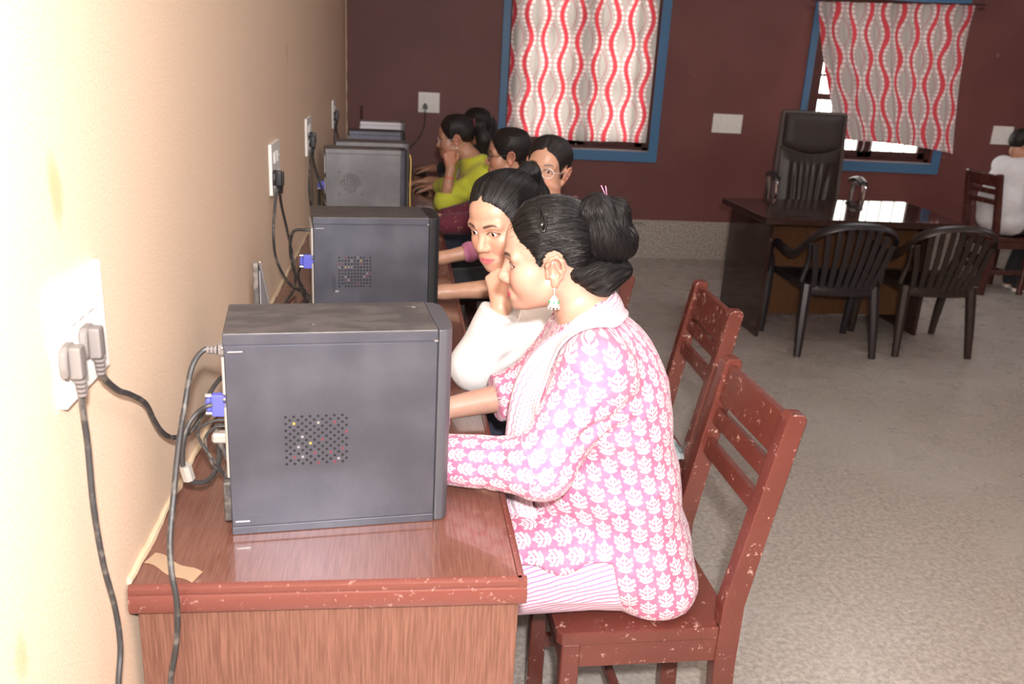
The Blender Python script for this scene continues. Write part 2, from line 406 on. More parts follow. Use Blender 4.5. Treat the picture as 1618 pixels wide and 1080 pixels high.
def window(name, x0, x1):
    f = .058; b = .083; y = YB
    root = MB().box(x0-f, x0, y-.014, y+.004, WZ0-b, WZ1+f, .002).build(name, 'blue_paint'); root['kind'] = 'structure'
    MB().box(x1, x1+.072, y-.014, y+.004, WZ0-b, WZ1+f, .002).build('frame_board', 'blue_paint', root)
    MB().box(x0, x1, y-.014, y+.004, WZ0-b, WZ0, .002).build('frame_board', 'blue_paint', root)
    MB().box(x0, x1, y-.014, y+.004, WZ1, WZ1+f, .002).build('frame_board', 'blue_paint', root)
    MB().box(x0, x1, y-.013, y+.06, WZ0-.004, WZ0+.008, .002).build('sill', 'silver_panel', root)
    fr = MB().box(x0, x0+.045, y+.045, y+.1, WZ0, WZ1).box(x1-.045, x1, y+.045, y+.1, WZ0, WZ1)
    fr.box(x0, x1, y+.045, y+.1, WZ0, WZ0+.03).box(x0, x1, y+.045, y+.1, WZ1-.03, WZ1).build('window_frame', 'window_wood', root)
    xm = (x0+x1)/2
    for a, bb in ((x0+.045, xm-.002), (xm+.002, x1-.045)):
        s = MB().box(a, a+.065, y+.05, y+.085, WZ0+.03, WZ1-.03, .004).box(bb-.065, bb, y+.05, y+.085, WZ0+.03, WZ1-.03, .004)
        s.box(a, bb, y+.05, y+.085, WZ0+.03, WZ0+.085, .004).box(a, bb, y+.05, y+.085, WZ1-.09, WZ1-.03, .004)
        for z in (1.365, 1.765): s.box(a+.06, bb-.06, y+.052, y+.083, z, z+.05, .004)
        sash = s.build('sash', 'window_wood', root)
        for z0, z1 in ((WZ0+.08, 1.37), (1.41, 1.77), (1.81, WZ1-.085)):
            MB().box(a+.06, bb-.06, y+.066, y+.070, z0, z1).build('pane', 'glass', sash)
        h = (bb-.032) if a < xm-.3 else (a+.032)
        MB().tube([(h, y+.047, .965), (h+.004, y+.036, .975), (h+.010, y+.034, 1.02), (h+.012, y+.046, 1.06)], .006, 8, 3).build('latch', 'silver', sash)
    for k in range(10):
        x = x0+.06+(x1-x0-.12)*k/9
        MB().cyl((x, y+.15, WZ0), (x, y+.15, WZ1), .006, 8).build('grille_bar', 'window_wood', root)
    for z in (1.2, 1.55, 1.9):
        MB().box(x0, x1, y+.146, y+.154, z, z+.018).build('grille_rail', 'window_wood', root)
    return root
window('window_1', *WIN[0]); window('window_2', *WIN[1])

def curtain(name, label, mat, x0, x1, zt, zb, y, full, folds, seed, rodx, skew=(0, 0), billow=0.):
    root = thing(name, label, 'curtain', ((x0+x1)/2, y, zb(0.5)))
    ox, oy, oz = root.location
    r = random.Random(seed); ph = [r.uniform(0, 6.28) for _ in range(4)]
    nu, nv = 150, 40; me = bpy.data.meshes.new('cloth'); vs = []; fs = []; uv = []
    for j in range(nv+1):
        v = j/nv
        for i in range(nu+1):
            u = i/nu; z = zb(u) + (zt(u)-zb(u))*v
            s = folds*6.28*u + .5*math.sin(2.2*v+ph[1])
            amp = .020*(.55+.45*math.sin(3*u*6.28+ph[2]))*(1-.25*v)
            dy = amp*math.sin(s+ph[0]) + .006*math.sin(2.7*s+ph[3]+v*2)+.03*(1-v)*(u-.5)**2
            x = x0+skew[0]*(1-v)+(x1-x0+(skew[1]-skew[0])*(1-v))*u + .35*amp*math.cos(s+ph[0])
            vs.append((x-ox, y+dy-oy-billow*(1-v)**1.4, z-oz)); uv.append((u*full, z))
    for j in range(nv):
        for i in range(nu):
            a = j*(nu+1)+i; fs.append((a, a+1, a+nu+2, a+nu+1))
    me.from_pydata(vs, [], fs); l = me.uv_layers.new(name='UVMap')
    l.data.foreach_set('uv', np.array([uv[i] for f in fs for i in f], float).ravel())
    link('cloth', me, mat, root, 180)
    MB().tube([(rodx[0]-ox, 0, zt(0)+.004-oz), (rodx[1]-ox, 0, zt(1)+.004-oz)], .007, 8).build('curtain_rod', 'window_wood', root)
    for x in rodx: MB().cyl((x-ox, 0, zt(.5)+.004-oz), (x-ox, YB-.015-oy, zt(.5)+.004-oz), .005, 8).build('rod_bracket', 'window_wood', root)
    return root
curtain('curtain', 'bright backlit curtain with pink waves and white dots, on the window over the students', 'curtain_print', 1.25, 2.395, lambda u: 2.15, lambda u: .968-.012*u+.006*math.sin(9*u), 7.035, 1.36, 5, 3, (1.22, 2.46))
curtain('curtain', 'duller grey and red wave print curtain hanging askew behind the black swivel chair', 'curtain_print_lined', 3.66, 4.985, lambda u: 2.105+.055*u, lambda u: 1.100-.025*u-.045*u**3, 7.0, 1.50, 7, 5, (3.60, 5.06), (.09, -.27), .5)

# ------------------------------------------------------------------ computer tables along the left wall
TY = 1.2325; TL = .910
desk_labels = ['nearest computer table with bare laminate end panel and tape on its top', 'second computer table along the tan wall, under the tower with square vent grid',
 'third computer table along the tan wall, past the second tower, forearms resting on it', 'fourth computer table along the tan wall, under the grey tower with round vent',
 'fifth computer table along the tan wall, where the girl in yellow leans her elbow', 'last computer table against the maroon wall, under the silver tower']
def make_table(i):
    t = thing('computer_table', desk_labels[i], 'table', (0, TY+TL*i, 0), 0, 'computer tables along the wall')
    MB().box(.005, .614, .0, .906, .716, .75, .002).build('tabletop', 'table_laminate_top', t)
    prof = lambda o, s: [(o, .7515), (o+s*.006, .7515), (o+s*.0115, .748), (o+s*.0125, .742), (o+s*.0105, .7365), (o+s*.0135, .7345), (o+s*.0155, .728), (o+s*.0155, .714), (o+s*.0125, .706), (o, .704)]
    MB().prism([(x, z) for x, z in prof(.6135, 1)], -.012 if i == 0 else .0, .906, 'y').build('edge_moulding', 'moulding_paint', t)
    if i == 0:
        MB().prism([(y, z) for y, z in prof(.0, -1)], .004, .628, 'x').build('edge_moulding', 'moulding_paint', t)
    MB().box(.012, .618, .003, .021, 0, .716, .001).build('side_panel', 'table_laminate', t)
    MB().box(.012, .618, .885, .903, 0, .716, .001).build('side_panel', 'table_laminate', t)
    MB().box(.03, .045, .021, .885, .25, .716).build('modesty_panel', 'table_laminate', t)
    return t
for i in range(6): make_table(i)
t = MB(); t.grid(lambda u, v: (-.03+.088*u+.010*v, .030-.062*u+.030*v+.004*math.sin(9*u), .0012+.0006*math.sin(7*u)), 10, 2, .0006)
tag(t.build('masking_tape', 'paper_tape', None, loc=(.04, 1.262, .7505)), 'torn beige strip of tape stuck on the nearest computer table', 'tape')

# ------------------------------------------------------------------ computer towers
def tower(label, loc, rz, L, H, Wd, body, vent, bez='case_bezel', top='case_top', handle=None, bezL=.028, lip=True, rear=True, silver_strip=False):
    t = thing('computer_tower', label, 'computer', loc, rz, 'computer towers on the tables')
    MB().box(0, L, .0015, Wd-.0015, .004, H-.001, .0015).build('case_body', body, t)
    # near side panel, proud by its sheet thickness
    MB().box(.001, L-.002, -.0012, .003, .016, H-.023, .0008).build('side_panel', body, t)
    MB().box(.001, L-.002, Wd-.003, Wd+.0012, .016, H-.023, .0008).build('side_panel', body, t)
    tc = MB().box(-.001, L-.001, -.0018, Wd+.0018, H-.0205, H, .0025, 2); tc.build('top_cover', [top if top else body], t)
    MB().box(-.0005, L-.0015, -.0026, -.0014, H-.0195, H-.0025, .0006).build('cover_edge', body, t)
    MB().box(.0, L-.001, -.0014, Wd+.0014, .0, .0145, .001).build('bottom_rail', body, t)
    p = [(L, -.002), (L+bezL*.55, -.0005), (L+bezL*.9, .012), (L+bezL, .035), (L+bezL, Wd-.035), (L+bezL*.9, Wd-.012), (L+bezL*.55, Wd+.0005), (L, Wd+.002)]
    MB().prism(p, .001, H-.001, 'z', .003, 2).build('front_bezel', bez, t)
    if lip:
        MB().box(.006, .030, -.0026, -.0008, H-.033, H-.0305, .0006).build('panel_tab', 'steel', t)
        MB().box(.006, .030, -.0026, -.0008, .024, .0265, .0006).build('panel_tab', 'steel', t)
        MB().box(L-.008, L-.001, -.003, .0, H-.022, H-.018, .0008).build('panel_tab', 'steel', t)
    if silver_strip: MB().box(.0, L, -.0025, -.0005, H-.019, H-.004, .0008).build('edge_strip', 'silver_panel', t)
    kinds = {}
    for (x, z, r) in vent:
        k = random.choices(['black_hole', 'hole_red', 'hole_yellow', 'hole_pale'], [.84, .08, .03, .05])[0]
        kinds.setdefault(k, []).append((x, z, r))
    for k, L3 in kinds.items():
        m = MB()
        for (x, z, r) in L3: m.cyl((x, -.00135, z), (x, -.0009, z), r, 8)
        tag(m.build('vent_holes', k, t, 0), kind='stuff')
    if handle:
        x, z0, z1 = handle
        MB().box(x, x+.006, -.004, -.0008, z0, z1, .0015).build('panel_grip', body, t)
        MB().box(x+.006, x+.016, -.0042, -.0008, z0-.003, z0+.003, .001).build('panel_grip', 'steel', t)
    if rear:
        MB().box(-.006, .001, .02, Wd-.02, H-.115, H-.028, .002).build('power_supply', 'dull_tin', t)
        MB().box(-.005, .001, .015, .06, .10, H-.135, .002).build('port_plate', 'dull_tin', t)
        MB().box(-.012, .001, .008, Wd-.03, .022, .095, .002).build('slot_covers', 'dusty_black', t)
        for z in (.03, .052, .074, H-.03, H-.12): MB().sphere((-.009 if z < .1 else -.003, .016, z), .0035, u=8, v=6).build('screw', 'steel', t)
    return t
v1 = [(.094+.0134*c, .216-.0124*r/2 - .0, .0026) for r in range(15) for c in range(8)]
v1 = [(x+(.0067 if (k//8) % 2 else 0), z, r) for k, (x, z, r) in enumerate(v1)]
tower('nearest and largest dark grey tower, at the end of the nearest table', (.134, 1.377, .7505), R(6.6), .350, .365, .172, 'case_paint', v1)
v2 = [(.070+.0087*c, .165+.0093*r, .0026) for r in range(10) for c in range(11) if not ((r in (0, 9)) and c in (1, 9))] + [(.055+.0083*c, .112-.009*r, .0025) for r in range(3) for c in range(18)]
tower('second dark grey tower with square vent grid and moulded side grip', (.178, 2.44, .7505), R(7.5), .325, .363, .185, 'case_paint', v2, 'bezel_black', handle=(.052, .15, .20), bezL=.034)
v3 = [(.115+.0075*i, .205+.0075*j, .0022) for i in range(-6, 7) for j in range(-6, 7) if i*i+j*j < 40] + [(.115+sx*.052, .205+sz*.052, .003) for sx in (-1, 1) for sz in (-1, 1)]
tower('lighter grey tower with round vent, behind the second tower', (.072, 4.20, .7505), R(7), .352, .362, .16, 'case_paint_grey', v3, 'case_paint', 'case_paint_grey', bezL=.034, lip=False)
tower('grey tower standing directly behind the lighter grey one', (.095, 4.585, .7505), R(6), .345, .358, .18, 'case_paint_grey', [], 'case_paint_grey', 'case_paint_grey', lip=False)
tower('plain dark tower in front of the silver one', (.127, 5.20, .7505), R(5), .295, .362, .18, 'case_paint', [], 'bezel_black', 'case_paint', lip=False)
t6 = tower('silver sided tower with curved handle, last of the row by the maroon wall', (.158, 5.93, .7505), R(4), .265, .362, .18, 'silver_panel', [], 'case_paint_grey', 'silver_panel', lip=False)
MB().tube([(.035, -.002, .285), (.045, -.012, .308), (.06, -.013, .313), (.20, -.013, .313), (.215, -.012, .308), (.225, -.002, .285)], .005, 8, 4).build('handle', 'dusty_black', t6)

# a thin panel standing edge-on by the wall, seen over the nearest tower
mo = thing('panel', 'thin dusty dark panel standing edge-on by the wall behind the nearest tower', 'panel', (.138, 1.80, .7505))
MB().prism([(-.065, 0), (-.065, .392), (-.061, .398), (-.054, .396), (.12, .20), (.12, 0)], -.012, -.001, 'x', .003, 2).build('panel_frame', 'dusty_black', mo)
MB().prism([(-.052, .01), (-.052, .378), (.112, .194), (.112, .01)], -.0015, .0005, 'x').build('panel_face', 'screen', mo)
MB().tube([(.0015, -.058, .397), (.0015, .116, .201), (.0015, .118, .01)], .0022, 6).build('panel_edging', 'silver_panel', mo)
MB().box(-.045, .045, -.05, .10, 0, .012, .003).build('panel_foot', 'black_plastic', mo)

# ------------------------------------------------------------------ wall sockets, plugs and cables
def socket(label, loc, rz, w, h, plan, glow=False):
    t = thing('wall_socket', label, 'socket', loc, rz, 'switch plates on the walls')   # local: x along wall, -y out of the wall
    MB().box(-w/2, w/2, -.011, 0, 0, h, .0025, 2).build('plate', 'switch_white', t)
    for (x, z, k) in plan:
        if k == 's':
            MB().box(x-.011, x+.011, -.0145, -.010, z-.018, z+.018, .002).build('switch', 'switch_white', t)
        elif k == 'o':
            f = MB().box(x-.024, x+.024, -.0125, -.010, z-.024, z+.024, .002).build('socket_face', 'switch_white', t)
            m = MB()
            for dx, dz, r in ((0, .011, .0042), (-.010, -.008, .0032), (.010, -.008, .0032)): m.cyl((x+dx, -.0129, z+dz), (x+dx, -.0122, z+dz), r, 8)
            m.build('pin_holes', 'switch_grey', f)
        else: MB().cyl((x, -.0135, z), (x, -.010, z), .004, 8).build('indicator', 'switch_white', t)
    return t
six = [(-.045, .115, 's'), (-.015, .115, 's'), (.02, .115, 's'), (.052, .115, 'i'), (-.042, .045, 'o'), (.03, .045, 'o')]
socket('overexposed white switch plate on the tan wall beside the camera, two plugs in', (.0, 1.135, 1.118), R(90), .165, .152, six)
socket('white switch plate on the tan wall above the second tower', (.0, 2.985, 1.095), R(90), .2, .162, six)
socket('white switch plate on the tan wall, second from the far corner', (.0, 4.10, 1.095), R(90), .2, .162, six)
socket('white switch plate on the tan wall nearest the far corner', (.0, 5.69, 1.085), R(90), .2, .168, six)
socket('white socket plate on the maroon wall with a black plug in it', (.637, YB, 1.115), 0, .165, .152, [(-.042, .108, 'o'), (.012, .108, 's'), (.048, .108, 's'), (-.03, .042, 'o'), (.035, .042, 'o')])
socket('wide empty socket plate on the maroon wall between the two windows', (3.07, YB, 1.065), 0, .25, .15, [(-.085, .105, 's'), (-.05, .105, 's'), (.0, .105, 's'), (.08, .105, 'i'), (-.078, .042, 'o'), (.0, .042, 'o'), (.078, .042, 'o')])
socket('empty socket plate on the maroon wall above the boy in white', (5.518, YB, 1.076), 0, .186, .152, [(-.05, .108, 's'), (.02, .108, 's'), (-.045, .042, 'o'), (.04, .042, 'o')])

def plug_on_wall(parent, y, z, x=.018, grey='plug_grey', sc=1.0):   # a moulded three-pin plug on the tan wall, cord leaving downwards
    s = sc
    MB().prism([(-.02*s, -.020*s), (.02*s, -.020*s), (.024*s, -.004*s), (.021*s, .018*s), (.012*s, .026*s), (-.012*s, .026*s), (-.021*s, .018*s), (-.024*s, -.004*s)], .0, .010, 'x', .002).xf(Matrix.Translation((x-.005, y, z))).build('plug_base', grey, parent)
    MB().box(.006, .026*s, -.0120*s, .0120*s, -.024*s, .024*s, .004, 2).xf(Matrix.Translation((x-.004, y, z))).build('plug_body', grey, parent)
    for k in range(4): MB().tube([(x+.012, y, z-.026*s-.006*k), (x+.012, y, z-.030*s-.006*k)], [.0078-.0006*k, .0074-.0006*k], 10).build('strain_relief', grey, parent)
def cable(label, pts, r, mat='cable_rubber', cat='cable', name='cable', group='cables by the tan wall', sm=8, plug=None):
    t = thing(name, label, cat, pts[0], 0, group); o = np.array(pts[0])
    MB().tube([np.array(p)-o for p in pts], r, 8, sm).build('cord', mat, t)
    return t
def local_parent(t): # helper: children given in world coordinates
    e = t; return Matrix.Translation(-Vector(t.location))
def world_child(t, fn, *a, **k):
    n0 = set(o.name for o in t.children); fn(t, *a, **k)
    for c in t.children:
        if c.name not in n0: c.location = c.location - Vector(t.location)
k = cable('black power cord hanging from the lower plug beside the camera', [(.030, 1.051, 1.147), (.026, 1.058, 1.12), (.022, 1.073, 1.064), (.022, 1.071, .975), (.022, 1.084, .882), (.022, 1.111, .792), (.022, 1.116, .725), (.022, 1.094, .678), (.022, 1.07, .60), (.022, 1.10, .42), (.03, 1.09, .2), (.06, 1.05, .012), (.10, .9, .008)], .0042)
world_child(k, plug_on_wall, 1.051, 1.182, .018, 'plug_grey', .86)
k = cable('dusty grey power cord sagging from the upper plug beside the camera', [(.030, 1.124, 1.150), (.027, 1.140, 1.128), (.022, 1.205, 1.085), (.020, 1.262, 1.056), (.020, 1.334, 1.012), (.020, 1.375, .965), (.022, 1.41, .928), (.03, 1.447, .902), (.045, 1.496, .891), (.06, 1.525, .912), (.075, 1.56, .95), (.085, 1.66, .94), (.09, 1.75, .86)], .0045)
world_child(k, plug_on_wall, 1.122, 1.184, .018, 'plug_grey', .86)
k = cable('black cord looping from the back of the nearest tower over the table end', [(.120, 1.402, 1.079), (.099, 1.40, 1.079), (.083, 1.38, 1.056), (.073, 1.36, .998), (.07, 1.32, .95), (.07, 1.27, .887), (.069, 1.235, .829), (.076, 1.205, .789), (.083, 1.195, .74), (.078, 1.195, .671), (.063, 1.195, .588), (.05, 1.195, .45), (.05, 1.18, .2), (.06, 1.12, .012), (.14, 1.05, .008)], .0046)
def iec(t):
    MB().tube([(.136, 1.404, 1.079), (.122, 1.403, 1.079)], [.013, .0125], 10).build('plug_body', 'plug_grey', t)
    for q in range(3): MB().tube([(.120-.006*q, 1.402, 1.079), (.1155-.006*q, 1.402, 1.079)], .0085-.0008*q, 10).build('strain_relief', 'plug_grey', t)
world_child(k, iec)
k = cable('black video cable with blue plug behind the nearest tower', [(.105, 1.425, .974), (.094, 1.42, .972), (.078, 1.42, .960), (.064, 1.41, .940), (.056, 1.40, .91), (.055, 1.395, .875), (.062, 1.40, .845), (.085, 1.42, .831), (.098, 1.46, .842), (.095, 1.50, .867), (.09, 1.58, .85), (.11, 1.7, .775), (.10, 1.85, .765)], .0043)
def vga(t, x=.127, y=1.428, z=.972, s=1):
    MB().box(x-.026*s, x+.004, y-.008, y+.008, z-.020, z+.020, .003, 2).build('video_plug', 'vga_blue', t)
    MB().box(x-.036*s, x-.026*s, y-.006, y+.006, z-.012, z+.012, .003).build('video_plug_neck', 'vga_blue', t)
    for dz in (.016, -.016): MB().cyl((x-.036*s, y, z+dz), (x-.026*s, y, z+dz), .004, 8).build('thumbscrew', 'steel', t)
world_child(k, vga)
def ferrite(t):
    MB().tube([(.0575, 1.397, .874), (.0625, 1.400, .846)], .0105, 8).build('ferrite_bead', 'dull_tin', t)
world_child(k, ferrite)
cable('thin black lead behind the nearest tower, upper of two', [(.124, 1.43, .944), (.099, 1.43, .94), (.075, 1.43, .925), (.079, 1.43, .899), (.093, 1.43, .875), (.108, 1.44, .843), (.118, 1.46, .80), (.10, 1.5, .757), (.12, 1.6, .756)], .0026)
cable('thin black lead behind the nearest tower, lower of two', [(.124, 1.435, .929), (.103, 1.435, .927), (.087, 1.435, .911), (.086, 1.435, .887), (.095, 1.435, .857), (.11, 1.445, .831), (.115, 1.47, .79), (.11, 1.52, .757), (.13, 1.63, .756)], .0024)
k = cable('short dusty adapter cord behind the nearest tower', [(.118, 1.45, .86), (.102, 1.45, .905), (.10, 1.47, .915), (.118, 1.49, .90)], .005, 'dusty_black')
def adapter(t): MB().box(.094, .126, 1.438, 1.46, .893, .912, .004).build('adapter_block', 'dull_tin', t)
world_child(k, adapter)
# second bay
k = cable('black cord drooping from the plate above the second tower, near strand', [(.022, 2.90, 1.115), (.017, 2.87, 1.057), (.015, 2.838, .981), (.02, 2.856, .894), (.05, 2.891, .811), (.09, 2.93, .768), (.12, 2.90, .758), (.10, 2.8, .757)], .0045)
world_child(k, plug_on_wall, 2.905, 1.15, .016, 'black_plastic')
k = cable('black cord drooping from the plate above the second tower, far strand', [(.022, 2.95, 1.11), (.02, 3.02, 1.04), (.03, 3.09, .93), (.045, 3.10, .83), (.06, 3.0, .772), (.05, 2.85, .758), (.04, 2.72, .757)], .0045)
world_child(k, plug_on_wall, 2.955, 1.142, .016, 'black_plastic')
k = cable('black cord plugged into the back of the second tower', [(.165, 2.50, 1.065), (.145, 2.50, 1.065), (.115, 2.52, 1.055), (.10, 2.56, 1.0), (.105, 2.60, .92), (.13, 2.66, .84), (.145, 2.7, .77), (.13, 2.8, .757)], .0045)
k = cable('video cable with blue plug behind the second tower', [(.148, 2.49, .972), (.135, 2.52, .96), (.12, 2.57, .91), (.13, 2.62, .84), (.14, 2.75, .765), (.10, 2.95, .758)], .0043)
world_child(k, vga, .172, 2.475, .980)
MB_ = thing('power_adapter', 'small white adapter standing behind the second tower', 'adapter', (.158, 2.47, .7505)); MB().box(-.014, .012, -.012, .02, 0, .075, .004, 2).build('adapter_body', 'switch_white', MB_); MB().cyl((0, 0, .07), (0, 0, .083), .006, 8).build('cord_collar', 'switch_white', MB_)
# third and fourth plates
for q, (y, lab) in enumerate(((4.06, 'the third plate along the tan wall'), (5.62, 'the plate nearest the far corner'))):
    k = cable('black cord hanging from '+lab+', near strand', [(.022, y, 1.12), (.018, y-.05, 1.04), (.017, y-.07, .93), (.03, y-.03, .82), (.06, y+.05, .757)], .005)
    world_child(k, plug_on_wall, y, 1.155, .016, 'black_plastic')
    k = cable('black cord hanging from '+lab+', far strand', [(.022, y+.065, 1.13), (.02, y+.11, 1.06), (.04, y+.14, .97), (.07, y+.15, .88), (.07, y+.2, .78), (.06, y+.3, .757)], .005)
    world_child(k, plug_on_wall, y+.065, 1.165, .016, 'black_plastic')
k = cable('video cable with blue plug behind the lighter grey tower', [(.05, 4.235, .935), (.04, 4.25, .92), (.035, 4.28, .86), (.05, 4.3, .77), (.08, 4.4, .757)], .0045)
world_child(k, vga, .068, 4.225, .94)
cable('yellow lead looping down the front of the lighter grey tower', [(.462, 4.30, 1.09), (.468, 4.285, 1.05), (.466, 4.285, .90), (.475, 4.29, .80), (.52, 4.22, .757), (.54, 4.0, .757)], .003, 'yellow_cable', group='yellow leads')
k = cable('black cord curving down the maroon wall from its plug', [(.609, 7.066, 1.14), (.607, 7.07, 1.04), (.59, 7.07, .97), (.55, 7.07, .90), (.507, 7.07, .855), (.46, 7.06, .80), (.44, 6.98, .757)], .0045, group='cord on the maroon wall')
MB().prism([(-.02, -.018), (.02, -.018), (.016, .01), (0, .028), (-.016, .01)], -.03, .012, 'y', .003).build('plug_body', 'black_plastic', k, loc=(-.001, .004, .022))
an = thing('router', 'small dark router with upright aerial, behind the last towers', 'router', (.150, 6.45, .7505))
MB().box(-.06, .09, -.05, .05, .0, .03, .004).build('router_body', 'black_plastic', an); MB().tube([(-.005, .0, .02), (-.005, .0, .43)], [.011, .009], 8).build('aerial', 'window_wood', an)
for (x, y, lab) in ((.545, 5.40, 'black mouse under the hand of the girl in yellow'), (.555, 6.22, 'black mouse on the last computer table')):
    t = thing('mouse', lab, 'mouse', (x, y, .751), R(180), 'mice on the tables')
    MB().sphere((0, 0, .012), .03, (1.75, 1.0, .80), 16, 10).build('mouse_body', 'black_plastic', t); MB().cyl((.03, 0, .030), (.036, 0, .031), .004, 8).build('scroll_wheel', 'grey_plastic', t)

# ------------------------------------------------------------------ wooden chairs (local: faces -x, seat centre at origin)
def wooden_chair(label, loc, rz, mat, rail=.09, H=.93):
    t = thing('wooden_chair', label, 'chair', loc, rz, 'wooden chairs in the room')
    MB().prism([(-.195, -.17), (-.185, -.182), (.15, -.182), (.15, -.145), (.19, -.145), (.19, .145), (.15, .145), (.15, .182), (-.185, .182), (-.195, .17)], .422, .451, 'z', .004, 2).build('seat', mat, t)
    MB().box(-.18, .16, -.178, -.156, .365, .422, .002).build('apron', mat, t); MB().box(-.18, .16, .156, .178, .365, .422, .002).build('apron', mat, t)
    MB().box(-.182, -.16, -.156, .156, .365, .422, .002).build('apron', mat, t); MB().box(.15, .172, -.145, .145, .365, .422, .002).build('apron', mat, t)
    for s in (-1, 1):
        y0, y1 = (s*.164-.017, s*.164+.017)
        MB().box(-.184, -.144, y0, y1, 0, .424, .003).build('front_leg', mat, t)
        a, b = (s*.164-.019, s*.164+.019)
        MB().prism([(.168, 0), (.212, 0), (.196, .36), (.197, .50), (.268, H-.012), (.262, H), (.234, H), (.226, H-.010), (.150, .50), (.150, .36)], a, b, 'y', .004, 2).build('back_post', mat, t)
    def px(z): return .178+(z-.5)*.069/.43
    for z0, z1, nm in ((H-rail-.012, H-.012, 'top_rail'), (H-.158, H-.118, 'slat'), (H-.234, H-.194, 'slat')):
        c = (px(z0)+px(z1))/2; Mx = Matrix.Translation((c, 0, (z0+z1)/2)) @ Matrix.Rotation(R(9.3), 4, 'Y')
        MB().box(-.010, .010, -.148, .148, -(z1-z0)/2, (z1-z0)/2, .003, 2).xf(Mx).build(nm, mat, t)
    for s in (-1, 1): MB().box(-.15, .175, s*.164-.009, s*.164+.009, .16, .195, .002).build('stretcher', mat, t)
    MB().box(-.02, .0, -.155, .155, .165, .19, .002).build('stretcher', mat, t)
    return t
wooden_chair('red-brown wooden chair on which the woman in the pink printed kurta sits', (.935, 1.662, 0), R(1), 'chair_paint')
wooden_chair('chipped red-brown wooden chair right behind the pink printed kurta', (1.098, 2.405, 0), R(-2), 'chair_paint_worn', .098)
wooden_chair('wooden chair seen past the hair bun, only its back corner showing', (.895, 2.80, 0), R(-3), 'chair_paint')
wooden_chair('wooden chair hidden behind the row, used by the girl in maroon sleeves', (1.02, 4.05, 0), 0, 'chair_paint_dark')
wooden_chair('wooden chair hidden behind the row, used by the girl in yellow', (1.0, 4.90, 0), 0, 'chair_paint_dark')
wooden_chair('wooden chair hidden behind the row, used by the farthest girl', (1.0, 5.70, 0), 0, 'chair_paint_dark')
wooden_chair('dark wooden chair at the frame edge, carrying the boy in white', (5.085, 6.27, 0), R(180+5), 'chair_paint_dark', H=.93)
w = MB(); rr = random.Random(4)
w.grid(lambda u, v: (.10*(u-.5)+.012*rr.random(), .12*(v-.5)+.012*rr.random(), .035*math.sin(3.1*u)*math.sin(3.1*v)+.018*rr.random()), 8, 8, .0008)
tag(w.build('plastic_wrapper', 'wrap_plastic', None, 0, loc=(1.215, 2.30, .455)), 'crumpled clear wrapper lying on the chipped wooden chair', 'wrapper')
w = MB(); w.sphere((0, 0, .006), .012, (1, .8, .55), 8, 6).sphere((.012, .006, .004), .007, (1, .8, .5), 8, 6)
tag(w.build('paper_scrap', 'grit', None, loc=(1.33, 1.93, 0)), 'tiny white scrap on the floor behind the kurta woman\'s chair', 'scrap')

# ------------------------------------------------------------------ teacher's desk, swivel chair, plastic chairs
t = thing('office_desk', 'large dark glossy desk in the middle of the far side', 'desk', (2.52, 4.80, 0))
MB().prism([(0, 0), (1.235, 0), (1.275, .25), (1.33, .60), (1.345, .86), (0, .74)], .722, .760, 'z', .004, 2).build('desktop', 'boss_laminate', t)
MB().box(.09, .112, .13, .78, .0, .722, .001).build('side_panel', 'boss_laminate', t)
MB().box(1.18, 1.202, .20, .80, .0, .722, .001).build('side_panel', 'boss_laminate', t)
MB().box(.112, .43, .36, .378, .09, .722, .001).build('modesty_panel', 'boss_modesty', t); MB().box(.434, 1.18, .36, .378, .09, .722, .001).build('modesty_panel', 'boss_modesty', t)
MB().box(.85, 1.18, .40, .80, .10, .70, .002).build('drawer_unit', 'boss_laminate', t)

